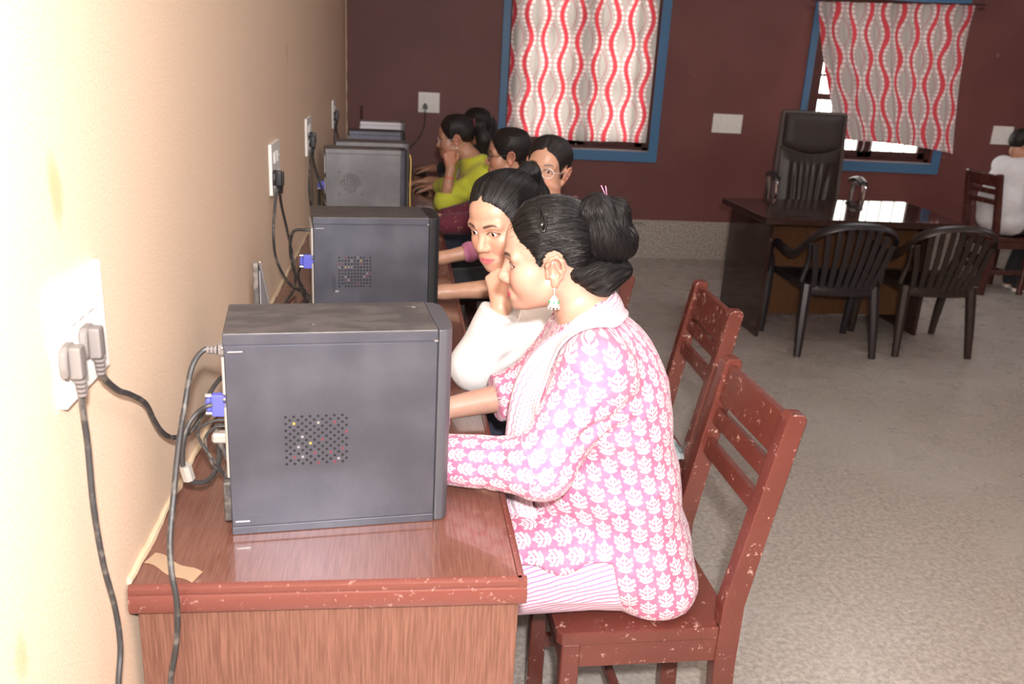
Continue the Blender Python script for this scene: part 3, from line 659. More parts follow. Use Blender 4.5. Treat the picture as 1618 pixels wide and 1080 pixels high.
def swivel():
    t = thing('office_chair', 'tall black padded swivel chair behind the dark desk', 'chair', (3.385, 6.03, 0), R(-12))
    for k in range(5):
        a = k*6.283/5+.3; MB().tube([(0, 0, .085), (.29*math.cos(a), .29*math.sin(a), .065)], [.03, .018], 8).build('base_arm', 'black_plastic', t)
        MB().cyl((.28*math.cos(a)-.02, .28*math.sin(a), .028), (.28*math.cos(a)+.02, .28*math.sin(a), .028), .027, 12).build('caster', 'black_plastic', t)
    MB().cyl((0, 0, .08), (0, 0, .42), .028, 14).build('gas_column', 'chrome', t)
    MB().box(-.25, .25, -.27, .22, .41, .50, .035, 3).build('seat', 'leatherette', t)
    Mt = Matrix.Translation((0, .20, .45)) @ Matrix.Rotation(R(-7), 4, 'X')
    MB().prism([(-.235, .0), (.235, .0), (.25, .25), (.245, .60), (.243, .845), (.225, .862), (-.225, .862), (-.243, .845), (-.245, .60), (-.25, .25)], .0, .055, 'y', .018, 3).xf(Mt).build('backrest', 'leatherette', t)
    def pad(u, v):
        x = -.222+.444*u; z = .05+.57*v; q = (x/.222)
        lim = .60-.055*(1-q*q)
        z = .05 + (lim-.05)*v
        d = -.020*min(1, 8*v*(1-v))*min(1, 7*u*(1-u))
        for c, s, a, w_ in ((-.11, .15, .012, .016), (-.06, .1, .010, .012), (-.02, .05, .013, .013), (.02, -.03, .011, .012), (.07, -.15, .012, .014), (.13, -.3, .012, .018)):
            xc = c + s*(.3-z)*.35; env = math.exp(-((z-.30)/.17)**2); d += a*env*math.exp(-((x-xc)/w_)**2)
        d += .014*math.exp(-((z-.155-.03*q*q)/.014)**2)
        d -= .012*math.exp(-((z-.10)/.05)**2)
        return (x, d, z)
    MB().grid(pad, 60, 60, -.012).xf(Mt).build('back_cushion', 'leatherette', t, 180)
    def head(u, v):
        x = -.215+.43*u; q = x/.215; lo = .607-.055*(1-q*q); z = lo+(.838-lo)*v
        e = min(1, 6*v*(1-v))*min(1, 8*u*(1-u)); return (x, -.030*e**.5-.004, z)
    MB().grid(head, 30, 20, -.014).xf(Mt).build('headrest', 'leatherette_pad', t, 180)
    for s in (-1, 1):
        MB().tube([(s*.25, .16, .47), (s*.30, .12, .52), (s*.305, .13, .68), (s*.305, .10, .83), (s*.30, -.06, .845), (s*.30, -.16, .81), (s*.29, -.17, .62), (s*.26, -.10, .47)], .014, 10, 5, (1, 1.5)).build('armrest_frame', 'chrome', t)
        MB().tube([(s*.30, .14, .845), (s*.305, .02, .868), (s*.30, -.13, .85)], .024, 10, 5, (.7, 1.3)).build('armrest_pad', 'black_plastic', t)
    return t
swivel()
def plastic_chair(label, loc, rz, mat):
    t = thing('plastic_chair', label, 'chair', loc, rz, 'plastic armchairs at the dark desk')      # faces +y
    def seat(u, v):
        w = .235-.035*(1-v); return ((u-.5)*2*w, -.19+.41*v, .405+.02*v-.022*math.sin(3.14*u)*math.sin(3.14*min(1, v*1.2))+(-.02 if v > .97 else 0))
    MB().grid(seat, 14, 14, .006).build('seat', mat, t, 180)
    MB().tube([(-.205, -.19, .40), (-.235, .0, .405), (-.245, .18, .41), (-.2, .225, .405), (.2, .225, .405), (.245, .18, .41), (.235, .0, .405), (.205, -.19, .40)], .016, 8, 4, (1.3, .6), (0, 0, 1)).build('seat_rim', mat, t)
    MB().tube([(-.205, -.19, .385), (-.1, -.215, .385), (0, -.222, .385), (.1, -.215, .385), (.205, -.19, .385)], .022, 8, 4, (1.2, .35), (0, 0, 1)).build('back_rail', mat, t)
    top = [(-.30, .20, .40), (-.298, .19, .50), (-.292, .175, .575), (-.285, .12, .588), (-.278, .02, .570), (-.272, -.09, .575), (-.262, -.19, .635), (-.235, -.265, .715), (-.16, -.315, .765), (-.06, -.335, .785)]
    top = top + [(-x, y, z) for x, y, z in top[::-1]]
    MB().tube(top, .027, 8, 5, (.35, 1.0), None).build('arm_band', mat, t, 50)
    n = 9
    for k in range(n):
        q = -1+2*k/(n-1); xb = .165*q; xt = .225*q; zt = .770-.10*abs(q)**2.6; yt = -.322+.06*q*q; yb = -.218+.025*q*q
        MB().tube([(xb, yb, .385), (xb*.5+xt*.5, (yb+yt)/2-.012, .385+(zt-.385)*.5), (xt, yt, zt)], 0.0185, 6, 4, (.35, 1.0), (0, 1, 0)).build('slat', mat, t)
    for s in (-1, 1):
        MB().tube([(s*.20, -.18, .415), (s*.215, -.22, .2), (s*.225, -.255, 0)], [.034, .03, .022], 8, 3, (1, .8)).build('rear_leg', mat, t)
        MB().tube([(s*.235, -.17, .43), (s*.222, -.20, .56), (s*.243, -.235, .66)], [.018, .014, .012], 8, 3).build('back_post', mat, t)
        MB().tube([(s*.295, .19, .50), (s*.285, .205, .40), (s*.275, .225, .2), (s*.27, .245, 0)], [.022, .032, .029, .022], 8, 3, (1, .8)).build('front_leg', mat, t)
    return t
plastic_chair('black plastic armchair at the dark desk, nearer its panelled side', (2.955, 4.80, 0), R(-3), 'chair_plastic')
plastic_chair('brownish black plastic armchair at the dark desk, near the boy in white', (3.575, 4.82, 0), R(-3), 'chair_plastic_brown')
# ------------------------------------------------------------------ bodies: signed distance fields meshed as one surface
def nrm(v): v = np.asarray(v, float); return v/(np.linalg.norm(v)+1e-12)
def A3(*v): return np.array(v, float)
def axis(lo, hi, coarse, fine=None, flo=None, fhi=None):
    out = [lo]
    while out[-1] < hi:
        x = out[-1]
        if fine is None: h = coarse
        else:
            d = max(flo-x, x-fhi, 0); h = min(coarse, fine + d*.35)
        out.append(x+h)
    return np.array(out, np.float32)
class SDF:
    FAR = .06
    def __init__(s, xs, ys, zs): s.ax = (xs, ys, zs); s.D = np.full((len(xs), len(ys), len(zs)), s.FAR, np.float32)
    def _blk(s, lo, hi, m):
        sl = []
        for a, l, h in zip(s.ax, lo, hi):
            i = max(int(np.searchsorted(a, l-m))-1, 0); j = min(int(np.searchsorted(a, h+m))+1, len(a)); sl.append(slice(i, max(j, i)))
        sl = tuple(sl); P = [a[q] for a, q in zip(s.ax, sl)]
        return sl, P[0][:, None, None], P[1][None, :, None], P[2][None, None, :]
    def _put(s, sl, d, k, mode):
        D = s.D[sl]
        if D.size == 0: return
        if mode == 'add':
            h = np.maximum(k-np.abs(D-d), 0)/k if k > 0 else 0
            D[...] = np.minimum(D, d)-h*h*k*.25
        else:
            e = -d; h = np.maximum(k-np.abs(D-e), 0)/k if k > 0 else 0
            D[...] = np.maximum(D, e)+h*h*k*.25
    def cap(s, a, b, ra, rb=None, k=.02, mode='add', sc=None):
        a = np.asarray(a, np.float32); b = np.asarray(b, np.float32); rb = ra if rb is None else rb
        rm = max(ra, rb)/(1 if sc is None else min(sc)); lo = np.minimum(a, b)-rm; hi = np.maximum(a, b)+rm
        sl, x, y, z = s._blk(lo, hi, .015+k); S = np.ones(3, np.float32) if sc is None else np.asarray(sc, np.float32)
        px, py, pz = (x-a[0])*S[0], (y-a[1])*S[1], (z-a[2])*S[2]; d = (b-a)*S; L = float(d@d)+1e-12
        t = np.clip((px*d[0]+py*d[1]+pz*d[2])/L, 0, 1)
        q = np.sqrt((px-t*d[0])**2+(py-t*d[1])**2+(pz-t*d[2])**2)-(ra+(rb-ra)*t)
        s._put(sl, (q/max(S)).astype(np.float32) if sc is not None else q, k, mode)
    def ell(s, c, r, Rm=None, k=.015, mode='add'):
        c = np.asarray(c, np.float32); r = np.asarray(r, np.float32); rm = np.full(3, r.max()) if Rm is not None else r
        if Rm is not None: rm = np.sqrt(((np.asarray(Rm)*r[None, :])**2).sum(1))
        sl, x, y, z = s._blk(c-rm, c+rm, .012+k); x = x-c[0]; y = y-c[1]; z = z-c[2]
        if Rm is not None:
            Q = np.asarray(Rm, np.float32); u, v, w = (x*Q[0, i]+y*Q[1, i]+z*Q[2, i] for i in range(3))
        else: u, v, w = x+0*y+0*z, y+0*x+0*z, z+0*x+0*y
        k0 = np.sqrt((u/r[0])**2+(v/r[1])**2+(w/r[2])**2); k1 = np.sqrt((u/r[0]**2)**2+(v/r[1]**2)**2+(w/r[2]**2)**2)+1e-9
        s._put(sl, k0*(k0-1)/k1, k, mode)
    def cut(s, p, n, R_, k=.004):      # remove the half-space beyond plane (p, n) inside a ball of radius R_ about p
        p = np.asarray(p, np.float32); n = nrm(n); sl, x, y, z = s._blk(p-R_, p+R_, .0)
        h = (x-p[0])*n[0]+(y-p[1])*n[1]+(z-p[2])*n[2]; b = np.sqrt((x-p[0])**2+(y-p[1])**2+(z-p[2])**2)-R_
        s._put(sl, np.maximum(-h, b).astype(np.float32), k, 'sub')
    def mesh(s):
        D = s.D; xs, ys, zs = s.ax; S = D < 0; n = D.shape
        c = S[:-1, :-1, :-1].astype(np.int8)
        for i, j, k in ((1, 0, 0), (0, 1, 0), (0, 0, 1), (1, 1, 0), (1, 0, 1), (0, 1, 1), (1, 1, 1)):
            c += S[i:n[0]-1+i, j:n[1]-1+j, k:n[2]-1+k]
        I, J, K = np.nonzero((c > 0) & (c < 8)); idx = np.full(c.shape, -1, np.int32); idx[I, J, K] = np.arange(len(I))
        G = [xs, ys, zs]; acc = np.zeros((len(I), 3)); cnt = np.zeros(len(I))
        off = [(0, 0, 0), (1, 0, 0), (0, 1, 0), (1, 1, 0), (0, 0, 1), (1, 0, 1), (0, 1, 1), (1, 1, 1)]
        val = [D[I+a, J+b, K+c_] for a, b, c_ in off]
        for e0 in range(8):
            for ax in range(3):
                if off[e0][ax]: continue
                o1 = list(off[e0]); o1[ax] = 1; e1 = off.index(tuple(o1)); v0, v1 = val[e0], val[e1]
                m = (v0 < 0) != (v1 < 0); t = np.where(m, v0/(v0-v1+1e-20), 0)
                for q, B in enumerate((I, J, K)):
                    p0 = G[q][B+off[e0][q]]
                    if q == ax: p0 = p0+t*(G[q][B+1]-G[q][B])
                    acc[:, q] += np.where(m, p0, 0)
                cnt += m
        Vt = acc/cnt[:, None]; F = []
        for ax in range(3):
            a0 = [slice(None)]*3; a1 = [slice(None)]*3; a0[ax] = slice(0, -1); a1[ax] = slice(1, None)
            A, B = S[tuple(a0)], S[tuple(a1)]; i, j, k = np.nonzero(A != B); q = [i, j, k]
            o = [u for u in range(3) if u != ax]; ok = np.ones(len(i), bool)
            for u in o: ok &= (q[u] > 0) & (q[u] < n[u]-1)
            q = [w_[ok] for w_ in q]; fl = A[q[0], q[1], q[2]]
            def g(d0, d1):
                w_ = [q[0].copy(), q[1].copy(), q[2].copy()]; w_[o[0]] -= d0; w_[o[1]] -= d1; return idx[w_[0], w_[1], w_[2]]
            quad = np.stack([g(1, 1), g(0, 1), g(0, 0), g(1, 0)], 1)
            if ax == 1: fl = ~fl
            quad[~fl] = quad[~fl][:, ::-1]; F.append(quad)
        F = np.concatenate(F); F = F[(F >= 0).all(1)]
        if np.einsum('ij,ij->i', Vt[F[:, 0]], np.cross(Vt[F[:, 1]], Vt[F[:, 2]])).sum() < 0: F = F[:, ::-1].copy()
        return Vt, F
def relax(Vt, F, it=1, lam=.5):
    for _ in range(it):
        s_ = np.zeros_like(Vt); c = np.zeros(len(Vt))
        for a, b in ((0, 1), (1, 2), (2, 3), (3, 0)):
            for p, q in ((a, b), (b, a)): 
                for d in range(3): s_[:, d] += np.bincount(F[:, p], Vt[F[:, q], d], len(Vt))
                c += np.bincount(F[:, p], minlength=len(Vt))
        Vt = Vt+lam*(s_/np.maximum(c, 1)[:, None]-Vt)
    return Vt
def vnormals(Vt, F):
    n = np.cross(Vt[F[:, 2]]-Vt[F[:, 0]], Vt[F[:, 3]]-Vt[F[:, 1]]); N = np.zeros_like(Vt)
    for q in range(4):
        for d in range(3): N[:, d] += np.bincount(F[:, q], n[:, d], len(Vt))
    return N/(np.linalg.norm(N, axis=1)[:, None]+1e-12)
_H = np.random.default_rng(3).random((64, 64, 64)).astype(np.float32)
def vnoise(P):
    i = np.floor(P).astype(int); f = P-i; f = f*f*(3-2*f); r = 0
    for a in (0, 1):
        for b in (0, 1):
            for c in (0, 1):
                r = r+_H[(i[:, 0]+a) % 64, (i[:, 1]+b) % 64, (i[:, 2]+c) % 64]*np.where(a, f[:, 0], 1-f[:, 0])*np.where(b, f[:, 1], 1-f[:, 1])*np.where(c, f[:, 2], 1-f[:, 2])
    return r-.5
def np_mesh(name, Vt, F, mat, parent=None, uv=None, tint=None, smooth=180, fmat=None):
    me = bpy.data.meshes.new(name); off = Vector(parent.matrix_world.translation) if parent is not None else Vector((0, 0, 0))
    if parent is not None: off = Vector(parent.location)
    W_ = Vt-np.array(off); me.vertices.add(len(W_)); me.vertices.foreach_set('co', W_.astype(np.float32).ravel())
    k = F.shape[1]; me.loops.add(F.size); me.loops.foreach_set('vertex_index', F.astype(np.int32).ravel())
    me.polygons.add(len(F)); me.polygons.foreach_set('loop_start', (np.arange(len(F))*k).astype(np.int32))
    me.update(calc_edges=True)
    if uv is not None:
        l = me.uv_layers.new(name='UVMap'); l.data.foreach_set('uv', uv.astype(np.float32).ravel())
    if tint is not None:
        a = me.color_attributes.new('tint', 'FLOAT_COLOR', 'POINT'); a.data.foreach_set('color', np.concatenate([tint, np.ones((len(tint), 1))], 1).astype(np.float32).ravel())
    if fmat is not None: me.polygons.foreach_set('material_index', fmat.astype(np.int32))
    return link(name, me, mat, parent, smooth)
def wrinkle(Vt, N, folds):               # folds: (a, b, width, height); a ridge with a trough beside it
    D = np.zeros(len(Vt))
    for a, b, w_, h in folds:
        a, b = np.array(a), np.array(b); d = b-a; t = np.clip(((Vt-a)@d)/(d@d), 0, 1); r = np.linalg.norm(Vt-(a+t[:, None]*d), axis=1)
        D += h*np.sin(np.pi*np.clip(t, 0.02, .98))**.5*(np.exp(-(r/w_)**2)-.45*np.exp(-((r-2*w_)/w_)**2))
    return Vt+N*D[:, None]

# ------------------------------------------------------------------ head (local frame: x forward, y left, z up, origin between the ears at eye level)
class Head:
    def __init__(s, c, psi, th, ro, sc=1.0):
        psi, th, ro = R(psi), R(th), R(ro); z = A3(0, 0, 1); f0 = A3(math.cos(psi), math.sin(psi), 0); l = A3(-math.sin(psi), math.cos(psi), 0)
        f = math.cos(th)*f0-math.sin(th)*z; u = math.cos(th)*z+math.sin(th)*f0
        s.R = np.stack([f, math.cos(ro)*l-math.sin(ro)*u, math.cos(ro)*u+math.sin(ro)*l], 1); s.c = np.array(c, float); s.sc = sc
    def w(s, *p): return s.c+s.R@(np.array(p, float)*s.sc)
    def loc(s, P): return ((P-s.c)@s.R)/s.sc
    def ell(s, G, c, r, k=.012, mode='add', tilt=None):
        Rm = s.R if tilt is None else s.R@np.array(Matrix.Rotation(R(tilt[1]), 3, tilt[0])); G.ell(s.w(*c), np.array(r)*s.sc, Rm, k*s.sc, mode)
    def cap(s, G, a, b, ra, rb=None, k=.01, mode='add'): G.cap(s.w(*a), s.w(*b), ra*s.sc, (ra if rb is None else rb)*s.sc, k*s.sc, mode)
    def skull(s, G, g=0.0, face=True):
        s.ell(G, (-.014, 0, .036), (.088+g, .073+g, .076+g), .02); s.ell(G, (.030, 0, .034), (.052+g, .059+g, .056+g), .02)
        if face:
            s.ell(G, (.030, 0, -.034), (.050, .0575, .066), .02); s.ell(G, (.020, 0, -.062), (.056, .049, .040), .02)
            s.cap(G, (-.005, .050, -.050), (.055, .022, -.088), .014, .012, .022); s.cap(G, (-.005, -.050, -.050), (.055, -.022, -.088), .014, .012, .022)
            s.ell(G, (.071, 0, -.093), (.016, .020, .0155), .018)
    def face(s, G, ears=True, fine=True):
        s.skull(G)
        for q in (-1, 1):
            s.ell(G, (.047, q*.035, -.032), (.028, .024, .027), .032)
            s.cap(G, (.078, q*.012, .0165), (.066, q*.046, .0165), .0085, .0085, .016)
            s.ell(G, (.092, q*.031, -.001), (.019, .018, .0115), .012, 'sub')
            s.ell(G, (.0635, q*.0315, -.002), (.0152, .0165, .0138), .005)
            if fine:
                s.ell(G, (.081, q*.0315, -.002), (.0105, .0145, .0062), .002, 'sub', ('X', q*-5))
                s.ell(G, (.0640, q*.0315, -.002), (.0118, .0130, .0118), .0, 'add')
        s.cap(G, (.074, 0, .008), (.0945, 0, -.030), .0080, .0095, .014); s.ell(G, (.0960, 0, -.0340), (.0108, .0104, .0094), .008)
        for q in (-1, 1):
            s.ell(G, (.0862, q*.0112, -.0380), (.0105, .0072, .0074), .006)
            if fine: s.ell(G, (.092, q*.0062, -.0462), (.0062, .0036, .0042), .003, 'sub')
        s.ell(G, (.078, 0, -.070), (.0115, .030, .018), .012)
        for q in (-1, 1):
            s.cap(G, (.0872, q*.0035, -.0642), (.0760, q*.0290, -.0645), .0036, .0020, .004)
            s.cap(G, (.0854, q*.006, -.0745), (.0760, q*.0265, -.0664), .0044, .0020, .004)
        if fine: s.ell(G, (.094, 0, -.0690), (.0095, .025, .0011), .0025, 'sub')
        if ears:
            for q in (-1, 1):
                s.ell(G, (-.010, q*.073, -.010), (.014, .0075, .026), .008, 'add', ('Z', q*14))
                rim = [(.006, .074, -.022), (.004, .080, .004), (-.004, .084, .018), (-.016, .087, .022), (-.026, .087, .012), (-.028, .084, -.006), (-.022, .080, -.022), (-.012, .076, -.034)]
                for a, b in zip(rim[:-1], rim[1:]): s.cap(G, (a[0], q*a[1], a[2]), (b[0], q*b[1], b[2]), .0042, .0042, .003)
                s.ell(G, (-.008, q*.0735, -.037), (.0085, .0055, .0095), .006)
                if fine:
                    s.ell(G, (-.006, q*.083, -.010), (.0085, .0075, .014), .004, 'sub'); s.ell(G, (.004, q*.076, -.010), (.0045, .005, .0065), .003)
                    s.cap(G, (-.012, q*.083, .010), (-.020, q*.083, -.012), .0032, .0032, .003)
    def tint(s, Vt, brow=True, lash=True):
        L = s.loc(Vt); x, y, z = L[:, 0], L[:, 1], L[:, 2]; ay = np.abs(y); T = np.zeros((len(Vt), 3)); inh = (np.abs(L) < .16).all(1) & (x > .03)
        st = lambda e, a, b: np.clip((e-a)/(b-a), 0, 1)
        zt = -.0620-.0012*(ay/.022)**1.5+.0018*np.exp(-((ay-.006)/.004)**2); zb = -.0792+.0088*(ay/.022)**2
        lip = st(zt-z, -.001, .0012)*st(z-zb, -.001, .0015)*st(.0290-ay, -.001, .002)*(x > .06); T[:, 0] = lip*inh
        zc = .0185+.0042*np.sin(np.clip((ay-.012)/.040, 0, 1)*2.4)-.004*st(ay, .040, .052); th = .0040*(1-.55*st(ay, .028, .052))
        if brow: T[:, 1] = np.maximum(T[:, 1], 0.9*st(th-np.abs(z-zc), -.0007, .0015)*st(ay, .0115, .016)*st(.053-ay, 0, .008)*inh)
        if lash:
            e = np.sqrt(((ay-.0315)/.0142)**2+((z+.002)/.0060)**2)-1
            T[:, 1] = np.maximum(T[:, 1], st(.20-np.abs(e-.12), 0, .12)*np.where(z > -.002, 1, .55)*inh*(x > .055))
        chk = np.exp(-((ay-.040)/.018)**2-((z+.035)/.02)**2)*.45*inh; ear = ((ay > .076) & (np.abs(L) < .12).all(1))*.6
        nose = np.exp(-((ay)/.014)**2-((z+.037)/.012)**2)*.4*inh; T[:, 2] = np.maximum(np.maximum(chk, ear), nose)
        return T
    def eyes(s, root, look=(1, 0, 0)):
        for q in (-1, 1):
            me = MB().sphere((0, 0, 0), .0128*s.sc, (1, 1, 1), 24, 16).build('eyeball', 'eye', root, 180)
            f = nrm(s.R@np.array(look, float)); l = nrm(np.cross(s.R[:, 2], f)); u = np.cross(f, l)
            Mx = Matrix([list(r_) for r_ in np.stack([f, l, u], 1)]).to_4x4(); Mx.translation = Vector(s.w(.0640, q*.0315, -.002))-Vector(root.location); me.matrix_local = Mx
    # hair shell: skull grown by t inside a side-view outline, sinking under the skin outside of it
    def hair(s, root, mat, poly, thick, gather, h=.003, grow=.016, extra=None, groove=.0011, freq=46, cutz=None, part=None, seed=0, box=((-.125, .10), (-.10, .10), (-.12, .145))):
        e = np.array([s.w(a, b, c) for a in box[0] for b in box[1] for c in box[2]])
        lo, hi = e.min(0), e.max(0); G = SDF(*[np.arange(lo[i], hi[i], h, dtype=np.float32) for i in range(3)])
        H2 = SDF(*G.ax); s.skull(H2, 0.0, True)
        X, Y, Z = np.meshgrid(*G.ax, indexing='ij'); P = np.stack([X.ravel(), Y.ravel(), Z.ravel()], 1); sel = np.nonzero(H2.D.ravel() < .035)[0]
        L = s.loc(P[sel]); d = poly_sd(L[:, 0], L[:, 2], poly, L[:, 1])
        t = np.where(d > 0, np.minimum(thick, .0004+d*.30), np.maximum(-.006, d*.6))
        if part is not None: t = t-part[0]*np.exp(-(L[:, 1]/part[1])**2)*(L[:, 0] > part[2])
        v = H2.D.ravel().copy(); v[:] = SDF.FAR; v[sel] = H2.D.ravel()[sel]-t.astype(np.float32)
        G.D = v.reshape(G.D.shape)
        if extra: extra(G)
        Vt, F = G.mesh(); Vt = relax(Vt, F, 1, .4); N = vnormals(Vt, F)
        g = s.w(*gather[0]); ax = nrm(s.R@np.array(gather[1], float)); e1 = nrm(np.cross(ax, s.R[:, 1] if abs(ax@s.R[:, 1]) < .9 else s.R[:, 0])); e2 = np.cross(ax, e1)
        r = Vt-g; ang = np.arctan2(r@e2, r@e1); dist = np.linalg.norm(r, axis=1); rr = np.linalg.norm(r-np.outer(r@ax, ax), axis=1)
        nz = vnoise(np.stack([ang*freq/6.28*3, dist*14, np.full(len(ang), seed+.5)], 1))+.6*vnoise(np.stack([ang*freq/6.28*8, dist*22, np.full(len(ang), seed+9.5)], 1))
        Vt = Vt+N*(groove*nz*np.clip(rr/.03, 0, 1))[:, None]
        uvv = np.stack([ang/6.2832, dist], 1)[F]; w_ = uvv[:, :, 0]; mx = w_.max(1, keepdims=True); bad = (mx-w_.min(1, keepdims=True) > .5); uvv[:, :, 0] = np.where(bad & (w_ < 0), w_+1, w_)
        return np_mesh('hair', Vt, F, mat, root, uv=uvv.reshape(-1, 2))
def poly_sd(x, z, poly, y=None):        # signed distance (inside > 0) to the outline; each outline point may carry a side offset dx per |y|
    P = [p[:2] for p in poly]; d = np.full(len(x), 1e9); ins = np.zeros(len(x), bool); n = len(P)
    for i in range(n):
        ax_, az = P[i]; bx, bz = P[(i+1) % n]; ex, ez = bx-ax_, bz-az; t = np.clip(((x-ax_)*ex+(z-az)*ez)/(ex*ex+ez*ez+1e-12), 0, 1)
        d = np.minimum(d, np.hypot(x-ax_-t*ex, z-az-t*ez)); c = ((az > z) != (bz > z)) & (x < (bx-ax_)*(z-az)/(bz-az+1e-12)+ax_); ins ^= c
    return np.where(ins, d, -d)
def hand(G, wr, d, n, side, curl=.35, thumb=.4, sc=1.0, spread=.5, k=.0025):
    d = nrm(d); n = np.asarray(n, float); n = nrm(n-d*(n@d)); t = np.cross(n, d)*side; wr = np.asarray(wr, float)
    off = [.029, .010, -.010, -.028]; kn = [.086, .091, .086, .077]; ln = [(.040, .025, .020), (.044, .028, .021), (.041, .026, .020), (.032, .020, .018)]
    G.cap(wr-d*.01, wr+d*.02, .0235*sc, .024*sc, .02, sc=None)
    for i in range(4):
        K = wr+(d*kn[i]+t*off[i])*sc; G.cap(wr+(d*.022+t*off[i]*.65)*sc, K, .0135*sc, .0108*sc, .012)
        a = K; dr = nrm(d+t*off[i]*spread*4); rad = [.0098, .0086, .0078, .0068]
        if i == 3: rad = [x*.88 for x in rad]
        for q in range(3):
            c = curl*(1.0, 1.25, .85)[q]; dr = nrm(dr*math.cos(c)+nrm(n-dr*(n@dr))*math.sin(c)); b = a+dr*ln[i][q]*sc
            G.cap(a, b, rad[q]*sc, rad[q+1]*sc, k); a = b; n_ = n
    a = wr+(d*.026+t*.022+n*.004)*sc; dr = nrm(d*.62+t*.72+n*.28)
    for q, (L, r0, r1) in enumerate(((.040, .0145, .0115), (.033, .0112, .0095), (.026, .0095, .0080))):
        b = a+dr*L*sc; G.cap(a, b, r0*sc, r1*sc, .006); a = b; dr = nrm(dr+d*thumb*.8-t*thumb*.6+n*thumb*.4)

def body_grid(J, head, coarse, fine, pad=.12, extra=()):
    P = np.array([v for v in J.values()]+[head.w(0, 0, .12)]+list(extra)); lo = P.min(0)-pad; hi = P.max(0)+pad; lo[2] = max(lo[2], -.01)
    hb = np.array([head.w(a, b, c) for a in (-.11, .12) for b in (-.095, .095) for c in (-.115, .12)]); fl, fh = hb.min(0), hb.max(0)
    return SDF(*[axis(lo[i], hi[i], coarse, fine, fl[i], fh[i]) for i in range(3)])
def torso(G, J, g=0.0, k=.05, w=1.0, legs=True, sy=.70):
    S = (1, sy, 1); c = lambda a, b, r0, r1, kk=k: G.cap(J[a], J[b], (r0*w+g), (r1*w+g), kk, sc=S)
    c('pel', 'wai', .118, .100); c('wai', 'che', .100, .108); c('che', 'nec', .104, .052)
    G.cap(J['shL'], J['shR'], .046*w+g, None, k*.8)
    if legs: G.cap(J['hipL'], J['hipR'], .095*w+g, None, k)
def limbs(G, J, g=0.0, arms=True, legs=True, k=.022, aw=1.0):
    for s_ in 'LR':
        if arms: G.cap(J['sh'+s_], J['el'+s_], .046*aw+g, .037*aw+g, k); G.cap(J['el'+s_], J['wr'+s_], .037*aw+g, .0235+g, k)
        if legs:
            G.cap(J['hip'+s_], J['kn'+s_], .078+g, .054+g, k); G.cap(J['kn'+s_], J['an'+s_], .054+g, .036+g, k)
def feet(G, J):
    for s_ in 'LR':
        a = J['an'+s_]; f = J['toe'+s_]; G.cap(a, A3(a[0], a[1], .035), .036, .034, .02); G.cap(A3(a[0], a[1], .035), f, .034, .024, .02)
def tube_uv(Vt, chain, ref):             # (u around, v along) for vertices about a chain of joints
    best = np.full(len(Vt), 1e9); U = np.zeros(len(Vt)); Vv = np.zeros(len(Vt)); s0 = 0
    for a, b in zip(chain[:-1], chain[1:]):
        d = b-a; L = np.linalg.norm(d); d = d/L; t = np.clip((Vt-a)@d, 0, L); r = Vt-a-t[:, None]*d; rl = np.linalg.norm(r, axis=1)
        e1 = nrm(ref-d*(ref@d)); e2 = np.cross(d, e1); an = np.arctan2(r@e2, r@e1); m = rl < best
        best = np.where(m, rl, best); U = np.where(m, an, U); Vv = np.where(m, s0+(Vt-a)@d, Vv); s0 += L
    return best, U, Vv
def uv_loops(F, reg, sets):              # per-loop uv from the face's region; unwrap the seam
    fr = np.median(reg[F], axis=1).astype(int)
    uv = np.zeros((len(F), 4, 2))
    for i, (U, Vv, rad) in enumerate(sets):
        m = fr == i; u = U[F[m]]
        sp = (u.max(1)-u.min(1)) > math.pi; u[sp] = np.where(u[sp] < 0, u[sp]+2*math.pi, u[sp]); uv[m, :, 0] = u*rad; uv[m, :, 1] = Vv[F[m]]
    return uv.reshape(-1, 2), fr
def flow(objs, starts, step, n, L=.008, off=.0006, rr=None):   # hair strands that follow a flow over the given meshes
    from mathutils.bvhtree import BVHTree
    B = []
    for o in objs:
        me = o.data; ol = Vector(o.parent.location); B.append(BVHTree.FromPolygons([v.co+ol for v in me.vertices], [p.vertices[:] for p in me.polygons]))
    out = []
    for p in starts:
        p = Vector(p); line = []
        for k in range(n):
            best = min((b.find_nearest(p) for b in B), key=lambda h: h[3])
            q, nn = best[0], best[1]; out_n = nn; line.append(np.array(q+out_n*off*(1+.8*math.sin(k*.9+p.x*90))))
            d = Vector(step(np.array(q), k)); d = d-out_n*(d @ out_n)
            if d.length < 1e-6: break
            p = q+d.normalized()*L+out_n*.0005
        if len(line) > 3: out.append(line)
    return out
def strands(root, paths, r, mat='hair_strand', name='loose_strands'):
    m = MB()
    for p in paths: m.tube([np.array(q)-np.array(root.location) for q in p], [r*.5, r, r, r*.25], 3, 3)
    return tag(m.build(name, mat, root, 180), kind='stuff')
